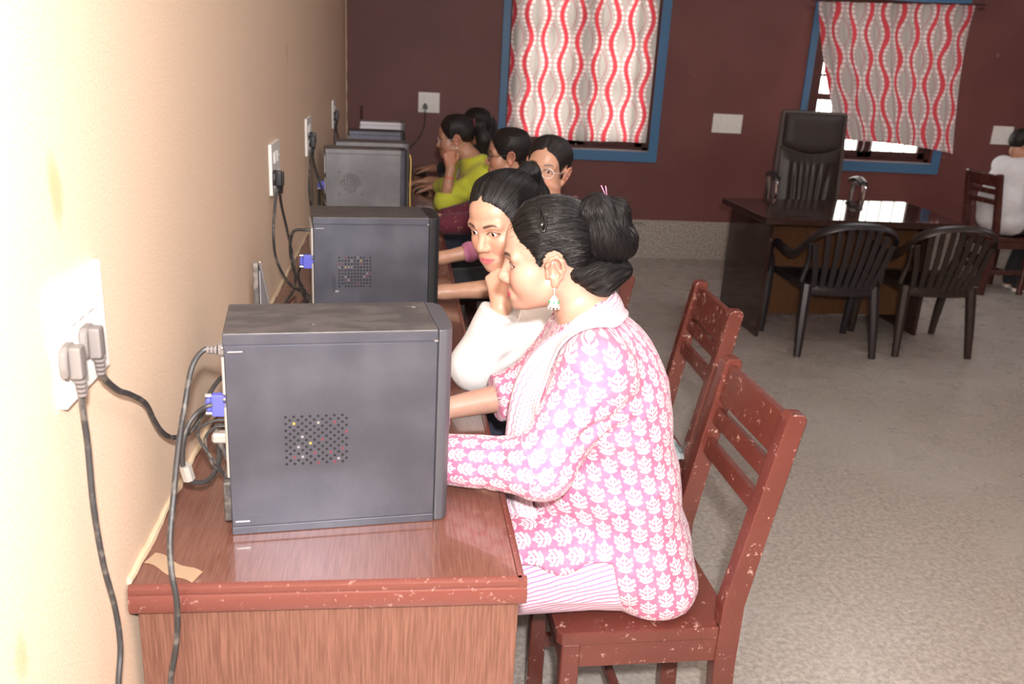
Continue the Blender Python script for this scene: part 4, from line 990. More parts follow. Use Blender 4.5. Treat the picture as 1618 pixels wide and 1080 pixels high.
# ------------------------------------------------------------------ the people
def person(label, loc): return thing('person', label, 'person', loc)
def finish_body(root, G, H, mat, extra_tint=None, rel=1):
    Vt, F = G.mesh(); Vt = relax(Vt, F, rel, .35); T = H.tint(Vt)
    if extra_tint: T = extra_tint(Vt, T)
    return np_mesh('body', Vt, F, mat, root, tint=T)
def garment(root, name, mat, lo, hi, h, build, folds=(), noise=(.0035, 9, (1, 1, .45)), uvf=None, rel=1, h2=None):
    G = SDF(*[np.arange(lo[i], hi[i], h, dtype=np.float32) for i in range(3)]); build(G); Vt, F = G.mesh(); Vt = relax(Vt, F, rel, .5)
    N = vnormals(Vt, F); amp, sc, an = noise; Q = Vt*np.array(an)*sc
    d = amp*(vnoise(Q+3.1)*1.2+.6*vnoise(Q*2.3+7.7)+.3*vnoise(Q*4.6+1.3))
    if noise[0]:                                         # fine creases: ridged noise
        rg = (.5-np.abs(vnoise(Q*1.9+11.))*2)**3; d = d+amp*2.2*np.clip(rg, 0, 1)
    Vt = Vt+N*d[:, None]; Vt = wrinkle(Vt, N, folds)
    uv = fm = None
    if uvf: uv, fm = uvf(Vt, F)
    return np_mesh(name, Vt, F, mat, root, uv=uv)
def ribbon(root, name, mat, path, width, normals, thick=.004, fold=.006, nu=14, n=10, over=None):
    P = np.array(smooth_path(path, n)); m = len(P); Wd = np.interp(np.linspace(0, 1, m), np.linspace(0, 1, len(width)), width)
    Nn = np.array([[np.interp(t, np.linspace(0, 1, len(normals)), [q[d] for q in normals]) for d in range(3)] for t in np.linspace(0, 1, m)])
    T = np.gradient(P, axis=0); T /= np.linalg.norm(T, axis=1)[:, None]; Nn -= T*(Nn*T).sum(1)[:, None]; Nn /= np.linalg.norm(Nn, axis=1)[:, None]; B = np.cross(T, Nn)
    s = np.concatenate([[0], np.cumsum(np.linalg.norm(np.diff(P, axis=0), axis=1))]); V_ = []; UV = []
    for i in range(m):
        for j in range(nu+1):
            q = j/nu-.5; off = fold*math.sin(q*17+s[i]*6)*.6+fold*.7*math.sin(q*7.+s[i]*11+1)-.20*Wd[i]*q*q*2
            V_.append(P[i]+B[i]*q*Wd[i]+Nn[i]*off); UV.append((q*.13, s[i]))
    F = [];
    for i in range(m-1):
        for j in range(nu): a = i*(nu+1)+j; F.append((a, a+1, a+nu+2, a+nu+1))
    V_ = np.array(V_); F = np.array(F); k = len(V_)
    if over is not None: V_ = relax(push_out(V_, over, .007), F, 2, .4); V_ = push_out(V_, over, .005)
    N2 = vnormals(V_, F); V2 = np.concatenate([V_+N2*thick*.5, V_-N2*thick*.5]); F2 = np.concatenate([F, F[:, ::-1]+k])
    ed = [[i*(nu+1), (i+1)*(nu+1)] for i in range(m-1)]; sd = [(b, a, a+k, b+k) for a, b in ed]+[(a+nu, b+nu, b+nu+k, a+nu+k) for a, b in ed]
    F2 = np.concatenate([F2, np.array(sd)]); UVa = np.array(UV+UV)
    return np_mesh(name, V2, F2, mat, root, uv=UVa[F2].reshape(-1, 2), smooth=60)
def push_out(P, objs, gap):              # keep a cloth outside the meshes it lies on
    from mathutils.kdtree import KDTree
    P = P.copy()
    for o in objs:
        me = o.data; n = len(me.vertices); co = np.empty(n*3); me.vertices.foreach_get('co', co); co = co.reshape(-1, 3)+np.array(o.parent.location)
        nn = np.empty(n*3, np.float32); me.vertex_normals.foreach_get('vector', nn); nn = nn.reshape(-1, 3); kd = KDTree(n)
        for i in range(n): kd.insert(co[i], i)
        kd.balance()
        for k in range(len(P)):
            _, i, _ = kd.find(P[k]); d = float((P[k]-co[i])@nn[i])
            if d < gap: P[k] = P[k]+nn[i]*(gap-d)
    return P
def glasses(root, H, mat='silver', r=.0011, hw=.024, hh=.0185, nm='eyeglasses'):
    m = MB(); o = np.array(root.location); W_ = lambda *p: H.w(*p)-o
    for q in (-1, 1):
        ring = [W_(.092-.006*abs(math.cos(a))*(1 if q*math.cos(a) > 0 else .2), q*.033+hw*math.cos(a), -.006+hh*math.sin(a)) for a in np.linspace(0, 6.2832, 25)]
        m.tube(ring, r*1.2, 6); m.tube([W_(.087, q*.056, .0), W_(.05, q*.074, .002), W_(-.004, q*.080, .006), W_(-.018, q*.080, -.012)], r, 6, 4)
    m.tube([W_(.093, .010, -.002), W_(.0965, 0, .001), W_(.093, -.010, -.002)], r, 6, 3)
    g = m.build(nm, mat, root, 180)
    for q in (-1, 1):
        l = MB(); l.prism([(hw*.97*math.cos(a), hh*.97*math.sin(a)) for a in np.linspace(0, 6.2832, 21)[:-1]], -.0004, .0004, 'x')
        lo = l.build('lens', 'lens_glass', g, 0); Mx = Matrix([list(x) for x in H.R]).to_4x4() @ Matrix.Rotation(R(6*q), 4, 'Z'); Mx.translation = Vector(W_(.0895, q*.033, -.006)); lo.matrix_local = Mx
    return g
def hair_mass(root, name, mat, H, build, lo, hi, axis_, h=.003, freq=30, groove=.0016, twist=0.0, seed=1, rel=1):
    e = np.array([H.w(a, b, c) for a in (lo[0], hi[0]) for b in (lo[1], hi[1]) for c in (lo[2], hi[2])]); l, u = e.min(0), e.max(0)
    G = SDF(*[np.arange(l[i], u[i], h, dtype=np.float32) for i in range(3)]); build(G); Vt, F = G.mesh(); Vt = relax(Vt, F, rel, .5); N = vnormals(Vt, F)
    c = H.w(*axis_[0]); ax = nrm(H.R@np.array(axis_[1], float)); e1 = nrm(np.cross(ax, H.R[:, 1] if abs(ax@H.R[:, 1]) < .9 else H.R[:, 0])); e2 = np.cross(ax, e1)
    r = Vt-c; hgt = r@ax; an = np.arctan2(r@e2, r@e1); rad = np.hypot(r@e1, r@e2); a2 = an+twist*(hgt+rad)*10
    nz = vnoise(np.stack([np.cos(a2)*freq/6, np.sin(a2)*freq/6, hgt*8+seed], 1))+.6*vnoise(np.stack([np.cos(a2)*freq/2.5, np.sin(a2)*freq/2.5, hgt*14+seed*3], 1))
    Vt = Vt+N*(groove*2*nz)[:, None]; uv = np.stack([a2/6.2832, hgt], 1)[F]; w_ = uv[:, :, 0]; bad = (w_.max(1, keepdims=True)-w_.min(1, keepdims=True)) > .5
    uv[:, :, 0] = np.where(bad & (w_ < w_.mean(1, keepdims=True)), w_+1, w_); return np_mesh(name, Vt, F, mat, root, uv=uv.reshape(-1, 2))

# ---- the woman in the pink printed kurta, nearest
def person_kurta():
    root = person('woman in pink and white printed kurta with a large hair bun, nearest the camera', (.945, 1.67, .4525)); H = Head((.707, 1.688, 1.187), 173, 9, 4, .97)
    J = dict(pel=A3(.920, 1.67, .575), wai=A3(.885, 1.67, .72), che=A3(.830, 1.67, .925), nec=A3(.800, 1.685, 1.065), shL=A3(.785, 1.520, 1.000), shR=A3(.825, 1.830, .995),
             elL=A3(.685, 1.468, .832), wrL=A3(.465, 1.590, .792), elR=A3(.712, 1.885, .818), wrR=A3(.495, 1.840, .788), hipL=A3(.895, 1.580, .550), hipR=A3(.895, 1.760, .550),
             knL=A3(.50, 1.555, .535), knR=A3(.50, 1.775, .535), anL=A3(.60, 1.55, .08), anR=A3(.60, 1.78, .08), toeL=A3(.44, 1.55, .03), toeR=A3(.44, 1.78, .03))
    G = body_grid(J, H, .007, .0019)
    torso(G, J, 0, .05); limbs(G, J); feet(G, J); H.face(G)
    G.cap(J['nec'], H.w(-.030, 0, -.045), .056, .052, .025); G.cap(J['nec'], J['shL'], .05, .04, .03); G.cap(J['nec'], J['shR'], .05, .04, .03)
    hand(G, J['wrL'], (-1, .25, -.12), (.0, 0, -1), 1, .3, .4, .95); hand(G, J['wrR'], (-1, -.1, -.12), (0, 0, -1), -1, .3, .4, .95)
    bo = finish_body(root, G, H, 'skin_warm'); H.eyes(root, (1, 0, -.12))
    fl = lambda a, b, w_, h: (a, b, w_, h)
    folds = [((.93, 1.49, .99), (.80, 1.46, .90), .010, .007), ((.975, 1.50, .93), (.86, 1.465, .865), .012, .008), ((.72, 1.43, .90), (.80, 1.45, .93), .010, -.009), ((.70, 1.43, .865), (.765, 1.44, .97), .012, .006),
             ((.76, 1.47, .84), (.93, 1.48, .80), .012, .008), ((.72, 1.49, .72), (.84, 1.475, .66), .011, .009), ((.70, 1.49, .675), (.80, 1.48, .63), .010, .008), ((.80, 1.47, .78), (.80, 1.48, .90), .012, -.008), ((1.0, 1.50, .80), (.90, 1.475, .74), .012, .006),
             ((.60, 1.47, .86), (.66, 1.44, .80), .009, -.006), ((.57, 1.49, .84), (.60, 1.50, .77), .008, .005), ((1.03, 1.54, .55), (.93, 1.50, .60), .014, .007)]
    def kb(G):
        g = .020; S = (1, .70, 1); G.cap(J['pel'], J['wai'], .132, .118, .05, sc=S); G.cap(J['wai'], J['che'], .118, .122, .05, sc=S); G.cap(J['che'], J['nec'], .118, .062, .05, sc=S)
        G.cap(A3(.865, 1.67, .86), A3(.850, 1.68, .98), .105, .075, .05, sc=S)
        for y in (1.605, 1.745): G.ell((.765, y, .915), (.078, .068, .075), None, .05)
        G.ell((.790, 1.67, .74), (.115, .155, .10), None, .05)
        G.cap(J['shL'], J['shR'], .060, None, .05)
        G.cap(J['shL'], J['elL'], .067, .058, .035); G.cap(J['elL'], J['wrL']+A3(-.02, .01, 0), .057, .048, .03)
        G.cap(J['shR'], J['elR'], .066, .058, .035); G.cap(J['elR'], J['wrR'], .056, .050, .03)
        G.ell((.930, 1.67, .545), (.122, .182, .115), None, .04); G.ell((.970, 1.60, .50), (.095, .115, .075), None, .03); G.ell((.970, 1.74, .50), (.095, .115, .075), None, .03)
        for a, b in (('hipL', 'knL'), ('hipR', 'knR')): G.cap(J[a]+A3(-.03, 0, .02), J[a]*.34+J[b]*.66+A3(0, 0, .028), .098, .086, .04)
        G.cap(A3(.86, 1.66, .60), A3(.67, 1.66, .59), .075, .07, .05)
        G.cut(J['wrR']+.66*(J['elR']-J['wrR']), J['wrR']-J['elR'], .13)                       # right cuff
        nb = H.w(-.03, 0, -.09)
        G.cut(J['nec']+A3(-.008, 0, .040), (-.55, .1, 1), .12, .01)                       # neckline
        # side slits: the front flap lies on the lap, the back panel hangs to the seat
        sl, x, y, z = G._blk(A3(.50, 1.3, .2), A3(.885, 2.0, .60), 0)
        f = np.maximum(np.maximum((x-.872+.25*(z-.5)), (z-.600-.06*(x-.75)-.015*np.sin(x*40))), -1.)+0*y; G._put(sl, f.astype(np.float32), .004, 'sub')
        G.cut((.95, 1.67, .4545), (0, 0, -1), .5, .006)
    def kuv(Vt, F):
        b0, U0, V0 = tube_uv(Vt, [A3(.95, 1.67, .40), J['wai'], J['che'], J['nec']], A3(0, -1, 0)); V0 = Vt[:, 2]+.0*V0
        bL, UL, VL = tube_uv(Vt, [J['shL'], J['elL'], J['wrL']], A3(0, -1, .2)); bR, UR, VR = tube_uv(Vt, [J['shR'], J['elR'], J['wrR']], A3(0, -1, .2))
        b3, U3, V3 = tube_uv(Vt, [J['hipL'], J['knL']], A3(0, -.7, .7))
        reg = np.zeros(len(Vt), int); reg[(bL < .082) & (VL > .035) & (Vt[:, 1] < 1.56)] = 1; reg[(bR < .080) & (VR > .035) & (Vt[:, 1] > 1.79)] = 2; reg[(bL < .08) & (VL > .23)] = 1
        reg[(Vt[:, 0] < .80) & (Vt[:, 2] < .665) & (reg == 0)] = 3
        return uv_loops(F, reg, [(U0, V0, .175), (UL, -VL, .068), (UR, -VR, .066), (U3, V3, .095)])
    ku = garment(root, 'kurta', 'kurta_print', (.40, 1.36, .44), (1.14, 1.99, 1.14), .0042, kb, [(a, b, w_*1.05, h*1.5) for a, b, w_, h in folds], (.0045, 9, (1, 1, .5)), kuv)
    def sb(G):
        for s_ in 'LR':
            G.cap(J['hip'+s_], J['kn'+s_], .092, .078, .03); G.cap(J['kn'+s_]+A3(.0, 0, -.01), J['an'+s_]+A3(0, 0, .03), .078, .062, .03)
        G.cap(J['hipL'], J['hipR'], .085, None, .04)
        G.cut((.90, 1.67, .4535), (0, 0, -1), .235, .006)
    def suv(Vt, F):
        b, U, V_ = tube_uv(Vt, [J['hipL'], J['knL'], J['anL']], A3(0, 0, 1)); b2, U2, V2 = tube_uv(Vt, [J['hipR'], J['knR'], J['anR']], A3(0, 0, 1))
        reg = (b2 < b).astype(int); return uv_loops(F, reg, [(V_/.09, U*.09, .09), (V2/.09, U2*.09, .09)])
    garment(root, 'salwar', 'salwar_stripe', (.38, 1.42, .03), (1.06, 1.92, .68), .0055, sb, [((.86, 1.475, .50), (.70, 1.47, .53), .012, .006), ((.82, 1.475, .47), (.70, 1.475, .48), .01, .005)], (.003, 10, (.5, 1, 1)), suv)
    ribbon(root, 'dupatta', 'dupatta_print', [(.775, 1.775, 1.050), (.815, 1.755, 1.078), (.842, 1.70, 1.088), (.822, 1.620, 1.080), (.762, 1.585, 1.052), (.702, 1.590, 1.000), (.668, 1.605, .93), (.655, 1.622, .85), (.652, 1.630, .76), (.655, 1.62, .68), (.67, 1.60, .615)],
           [.05, .052, .052, .050, .066, .09, .10, .10, .10, .11, .11], [(-.2, .7, .7), (.3, .6, .7), (.75, .1, .75), (.35, -.75, .75), (-.45, -.65, .75), (-.75, -.6, .45), (-.85, -.55, .2), (-.9, -.5, .05), (-.9, -.5, 0), (-.9, -.5, .1), (-.8, -.5, .4)], .004, .005, over=(bo, ku))
    poly = [(.0705, .088), (.062, .066), (.050, .048), (.036, .036), (.027, .018), (.0215, -.006), (.0165, -.012), (.012, .010), (.004, .026), (-.012, .0315), (-.026, .024), (-.034, .004), (-.040, -.030), (-.056, -.072), (-.075, -.095), (-.16, -.095), (-.16, .17), (.10, .17), (.085, .11)]
    hc = H.hair(root, 'hair_black', poly, .0125, ((-.098, 0, .035), (-1, 0, .15)), .0027, groove=.0012, freq=60)
    def bb(G):
        H.ell(G, (-.112, .004, .058), (.046, .056, .064), .02, 'add', ('Y', 10)); H.ell(G, (-.132, .010, .020), (.044, .050, .050), .02); H.ell(G, (-.152, -.002, .068), (.024, .040, .038), .010)
        H.ell(G, (-.165, .004, .018), (.021, .038, .034), .008); H.ell(G, (-.104, .028, .090), (.034, .031, .030), .012); H.ell(G, (-.110, .042, .038), (.033, .025, .045), .012)
    bun = hair_mass(root, 'hair_bun', 'hair_black', H, bb, (-.225, -.08, -.07), (-.04, .09, .16), ((-.120, .02, .04), (.15, .1, 1)), .0027, 40, .0013, .12, 4)
    def rb(G):
        H.cap(G, (-.058, .040, -.030), (-.105, .038, -.050), .022, .028, .03); H.cap(G, (-.105, .040, -.052), (-.150, .026, -.040), .028, .019, .02)
        H.cap(G, (-.060, -.050, -.038), (-.140, -.02, -.045), .024, .026, .03); H.ell(G, (-.105, 0, -.035), (.045, .055, .035), .03)
    roll = hair_mass(root, 'hair_roll', 'hair_black', H, rb, (-.20, -.09, -.11), (-.02, .09, .03), ((-.10, .02, -.045), (-1, -.3, .1)), .0027, 26, .0011, .05, 9)
    rr = random.Random(11); near = lambda o, cond: [q for q in (np.array(o.data.vertices[i].co)+np.array(root.location) for i in rr.sample(range(len(o.data.vertices)), min(2600, len(o.data.vertices)))) if cond(H.loc(q[None])[0])]
    g = H.w(-.105, .01, .03); S1 = [q for q in near(hc, lambda l: l[1] > -.03 and l[0] > -.075 and l[2] > -.03)][:330]
    P = flow([hc], S1, lambda q, k: (g-q)+A3(0, 0, .02)*math.sin(q[0]*80), 10, .0075, .0005)
    dn = -H.R[:, 2]; S2 = [q for q in near(bun, lambda l: l[1] > -.02)][:300]
    P += flow([bun], S2, lambda q, k: dn+H.R[:, 0]*.45*math.sin(q[2]*95+q[0]*60+q[1]*50)+A3(.1, 0, 0), 9, .0075, .0009)
    S3 = [q for q in near(roll, lambda l: l[1] > -.01)][:130]
    P += flow([roll], S3, lambda q, k: -H.R[:, 0]*.9+H.R[:, 2]*(.2-.5*math.sin(q[0]*30)), 8, .0075, .0006)
    strands(root, P, .00055, name='hair_strands')
    # baby hairs along the hairline, swept back, and a few flyaways on the bun
    line = poly[:12]; S4 = []
    for k in range(90):
        i = rr.randrange(0, 5); t = rr.random(); x = line[i][0]*(1-t)+line[i+1][0]*t; z = line[i][1]*(1-t)+line[i+1][1]*t
        S4.append(H.w(x+rr.uniform(-.002, .0035), .09*(1 if rr.random() < .8 else -1)*min(1, .2+abs(k % 10)/5), z-rr.uniform(0, .004)))
    P = flow([bo], S4, lambda q, k: (g-q)*1.0+A3(0, 0, .03)-A3(0, 0, .03)*math.sin(k), 6, .0045, .0006)
    for k in range(30):
        a0 = rr.uniform(0, 6.28); b0 = rr.uniform(-.4, 1.5); c0 = np.array([-.130, .0, .045]); d = np.array([math.cos(a0)*math.cos(b0)-.3, math.sin(a0)*math.cos(b0), math.sin(b0)]); d /= np.linalg.norm(d); t2 = np.cross(d, (.3, .2, 1)); t2 /= np.linalg.norm(t2); s0 = c0+d*np.array([.050, .054, .074])
        P.append([H.w(*s0), H.w(*(s0+d*.010+t2*.008)), H.w(*(s0+d*.016+t2*.016)), H.w(*(s0+d*rr.uniform(.014, .022)+t2*.024))])
    for k in range(14):
        y = rr.uniform(.02, .05); P.append([H.w(-.050, y, -.070), H.w(-.056, y, -.082), H.w(-.058, y, -.092), H.w(-.056, y-.002, -.10-.012*rr.random())])
    strands(root, P, .00028)
    o = np.array(root.location); W_ = lambda *p: H.w(*p)-o
    clip = MB(); 
    yk = lambda x, z: .0015+.088*math.sqrt(max(0.02, 1-((x+.014)/.1005)**2-((z-.036)/.0885)**2))
    path = []
    for a in np.linspace(0, 6.2832, 17):
        x = .006+.0075*math.sin(a)*(1.0 if math.cos(a) < 0.3 else .62); z = .092+.019*math.cos(a); path.append(W_(x, yk(x, z)*.99, z))
    clip.sphere(W_(.006, yk(.006, .084)*.995, .083), .0068, (1, .55, 1.25), 12, 8)
    clip.tube(path, .0021, 8); clip.tube([W_(.004, yk(.004, .107)*.985, .107), W_(.006, yk(.006, .09)*.985, .092), W_(.006, yk(.006, .077)*.985, .076)], .0022, 8); clip.build('hair_clip', 'clip_black', root, 180)
    pin = MB()
    for dx in (0, .008): pin.tube([W_(-.125-dx*.3, .01+dx, .118), W_(-.118-dx, .012+dx, .137)], .0009, 6)
    pin.build('hair_pin', 'pink_band', root, 180)
    er = MB(); er.tube([W_(-.006, .0795, -.045), W_(-.005, .0835, -.052), W_(-.005, .0815, -.058)], .0012, 6, 3).sphere(W_(-.006, .081, -.0455), .0032, u=8, v=6); e0 = er.build('earring', 'silver', root, 180)
    je = MB(); base = W_(-.005, .0825, -.058); je.tube([base, base+A3(0, 0, -.006), base+A3(0, 0, -.012), base+A3(0, 0, -.020), base+A3(0, 0, -.022)], [.003, .007, .0095, .0115, .0105], 14)
    for k in range(9): je.sphere(base+A3(.0108*math.cos(k*.698), .0108*math.sin(k*.698), -.0245), .0021, u=6, v=5)
    je.build('earring_bell', 'silver', e0, 60)
    gs = MB()
    for k in range(6): gs.sphere(base+A3(.0098*math.cos(k*1.047+.3), .0098*math.sin(k*1.047+.3), -.0125), .0024, u=8, v=6)
    gs.build('earring_stone', 'green_enamel', e0, 180)
person_kurta()

def simple_person(label, root_loc, H, J, skin_, fine, coarse, parts, hands=(), look=(1, 0, 0), neck=True, tintx=None, face=True, kf=1.0):
    root = person(label, root_loc); G = body_grid(J, H, coarse, fine); torso(G, J); limbs(G, J); feet(G, J); H.face(G, True, face)
    G.cap(J['nec'], H.w(-.030, 0, -.050), .054, .050, .025); G.cap(J['nec'], J['shL'], .046, .04, .03); G.cap(J['nec'], J['shR'], .046, .04, .03)
    for a in hands: hand(G, *a)
    finish_body(root, G, H, skin_, tintx); H.eyes(root, look); return root
def top_build(J, g, sl=1.0, cuts=(), collar=(-.3, 0, 1), seat=.4545, neckup=.032, loose=.0, hipr=.125):
    def b(G):
        S = (1, .70, 1); G.cap(J['pel'], J['wai'], .122+g+loose, .105+g+loose, .05, sc=S); G.cap(J['wai'], J['che'], .105+g+loose, .110+g, .05, sc=S); G.cap(J['che'], J['nec'], .106+g, .055+g, .05, sc=S)
        G.cap(J['shL'], J['shR'], .047+g, None, .045); G.cap(J['hipL'], J['hipR'], .088+g, None, .04)
        for (s_, f) in cuts:
            a, e_, w_ = J['sh'+s_], J['el'+s_], J['wr'+s_]; f1 = min(f, 1); p = a+f1*(e_-a); n = e_-a
            G.cap(a, p, .048+g, .048-.006*f1+g, .03)
            if f > 1: p = e_+(f-1)*(w_-e_); n = w_-e_; G.cap(e_, p, .042+g, .042-.013*(f-1)+g, .025)
            G.cut(p, n, .075 if f < 1.5 else .05)
        G.cut(J['nec']+A3(0, 0, neckup), collar, .11, .01); G.cut(A3(*J['pel'][:2], seat), (0, 0, -1), .4, .006)
    return b
def trousers(J, g=.012):
    def b(G):
        for s_ in 'LR': G.cap(J['hip'+s_], J['kn'+s_], .080+g, .058+g, .03); G.cap(J['kn'+s_], J['an'+s_]+A3(0, 0, .02), .058+g, .046+g, .03)
        G.cap(J['hipL'], J['hipR'], .085+g, None, .04); d = nrm(J['knL']-J['hipL']); G.cut(A3(*(J['pel'][:2]-d[:2]*.05), .4535), (0, 0, -1), .25, .006)
    return b
def bounds(J, keys, pad):
    P = np.array([J[k] for k in keys]); return P.min(0)-pad, P.max(0)+pad
TOPK = ('pel', 'wai', 'che', 'nec', 'shL', 'shR', 'elL', 'elR', 'wrL', 'wrR', 'hipL', 'hipR'); LEGK = ('hipL', 'hipR', 'knL', 'knR', 'anL', 'anR')
def legs_for(J, y, x=.93, d=-1, sp=.09, kx=.42):
    for s_, q in (('L', -1), ('R', 1)):
        J['hip'+s_] = A3(x, y+q*sp, .555); J['kn'+s_] = A3(x+d*kx, y+q*(sp+.01), .53); J['an'+s_] = A3(x+d*(kx-.06), y+q*(sp+.01), .08); J['toe'+s_] = A3(x+d*(kx+.09), y+q*(sp+.01), .03)
    return J

# ---- the girl in the white sweatshirt, chin on fist
def person_white():
    H = Head((.678, 2.215, 1.158), 223, 16, -5, 1.02)
    J = dict(pel=A3(1.06, 2.39, .575), wai=A3(.99, 2.37, .73), che=A3(.87, 2.32, .915), nec=A3(.765, 2.265, 1.030), shL=A3(.800, 2.135, .955), shR=A3(.775, 2.44, .97), elL=A3(.612, 2.105, .805), wrL=A3(.668, 2.092, .962), elR=A3(.95, 2.60, .76), wrR=A3(.80, 2.47, .655))
    legs_for(J, 2.39, 1.03)
    root = simple_person('girl in white sweatshirt resting her chin on her fist, beside the kurta woman', (1.06, 2.39, .4525), H, J, 'skin_fair', .0020, .007, None,
        [(J['wrL']+A3(0, .003, .012), (-.16, .34, .95), (.5, .8, 0), 1, 1.5, .9, .86), (J['wrR'], (-1, -.4, -.25), (0, 0, -1), -1, .3, .4, .92)], (1, -.12, -.06))
    lo, hi = bounds(J, TOPK, .20)
    folds = [((.60, 2.06, .86), (.66, 2.07, .84), .012, .007), ((.615, 2.05, .90), (.69, 2.06, .875), .011, -.007), ((.70, 2.08, .86), (.76, 2.09, .93), .014, .008), ((.66, 2.05, .83), (.72, 2.07, .87), .012, -.006), ((.63, 2.04, .95), (.70, 2.05, .94), .010, .005)]
    garment(root, 'sweatshirt', 'white_sweatshirt', lo, hi, .005, top_build(J, .020, cuts=(('L', 1.96), ('R', 1.9)), loose=.012, neckup=.078), folds, (.0035, 8, (1, 1, .6)))
    lo, hi = bounds(J, LEGK, .11); garment(root, 'trousers', 'navy_denim', lo, hi, .008, trousers(J), noise=(.002, 9, (1, 1, 1)))
    poly = [(.069, .086), (.061, .070), (.052, .052), (.043, .030), (.032, .008), (.026, -.020), (.016, -.020), (.010, .010), (.000, .026), (-.012, .0315), (-.026, .024), (-.034, .004), (-.040, -.030), (-.056, -.072), (-.16, -.09), (-.16, .17), (.10, .17), (.085, .11)]
    hc = H.hair(root, 'hair_black', poly, .020, ((-.105, 0, .070), (-1, 0, .45)), .0028, groove=.0017, freq=60, part=(.006, .0035, .02), seed=5)
    def pb(G):
        H.cap(G, (-.095, 0, .082), (-.135, -.005, .080), .022, .026, .015); H.cap(G, (-.135, -.005, .080), (-.165, -.01, .01), .027, .024, .015); H.cap(G, (-.165, -.01, .01), (-.165, -.01, -.10), .024, .012, .015)
    hair_mass(root, 'ponytail', 'hair_black', H, pb, (-.21, -.05, -.13), (-.06, .05, .13), ((-.15, 0, 0), (0, 0, 1)), .0032, 24, .0015, .1, 2)
    rr = random.Random(5); near = [np.array(hc.data.vertices[i].co)+np.array(root.location) for i in rr.sample(range(len(hc.data.vertices)), 1500)]
    g = H.w(-.105, 0, .075); S1 = [q for q in near if H.loc(q[None])[0][1] > -.07 and H.loc(q[None])[0][0] > -.06][:300]
    strands(root, flow([hc], S1, lambda q, k: (g-q), 10, .0085, .0006), .0006, name='hair_strands')
person_white()

# ---- the girl behind her: glasses, grey top, bare forearms
def person_grey():
    H = Head((.966, 3.31, 1.168), 243, -3, 9, 1.0)
    J = dict(pel=A3(.97, 2.93, .575), wai=A3(.965, 2.97, .74), che=A3(.95, 3.08, .94), nec=A3(.955, 3.18, 1.045), shL=A3(.90, 2.93, .965), shR=A3(.92, 3.32, .975), elL=A3(.775, 2.875, .81), wrL=A3(.565, 2.90, .785), elR=A3(.80, 3.38, .85), wrR=A3(.58, 3.36, .80))
    legs_for(J, 2.93, .95)
    root = simple_person('girl in grey top and thin glasses, half hidden behind the white sweatshirt girl', (.97, 2.93, .4525), H, J, 'skin_mid', .003, .008, None,
        [(J['wrL'], (-1, .1, -.1), (0, 0, -1), 1, .3, .4, .92), (J['wrR'], (-1, -.05, -.1), (0, 0, -1), -1, .3, .4, .92)], (1, .1, -.1))
    lo, hi = bounds(J, TOPK, .19); garment(root, 'top', 'grey_knit', lo, hi, .007, top_build(J, .014, cuts=(('L', .62), ('R', .62)), seat=.4545))
    lo, hi = bounds(J, LEGK, .11); garment(root, 'trousers', 'navy_denim', lo, hi, .009, trousers(J))
    poly = [(.074, .071), (.063, .050), (.050, .028), (.038, .006), (.029, -.014), (.018, -.016), (.012, .010), (.002, .026), (-.012, .0315), (-.026, .024), (-.034, .004), (-.040, -.030), (-.056, -.072), (-.16, -.09), (-.16, .17), (.10, .17), (.085, .11)]
    H.hair(root, 'hair_plain', poly, .016, ((-.105, 0, .03), (-1, 0, .1)), .004, part=(.005, .005, .02), freq=40)
    hair_mass(root, 'ponytail', 'hair_plain', H, lambda G: (H.cap(G, (-.095, 0, .03), (-.13, 0, -.02), .026, .03, .015), H.cap(G, (-.13, 0, -.02), (-.12, 0, -.14), .03, .016, .015)), (-.19, -.06, -.18), (-.05, .06, .09), ((-.13, 0, 0), (0, 0, 1)), .005)
    glasses(root, H)
    m = MB(); o = np.array(root.location); a = J['wrR']+.40*(J['elR']-J['wrR'])-o; b = J['wrR']+.62*(J['elR']-J['wrR'])-o
    m.tube([a, a*.7+b*.3, (a+b)/2, a*.3+b*.7, b], [.034, .040, .042, .040, .034], 16, 3); m.build('wrist_band', 'pink_band', root, 180)
person_grey()

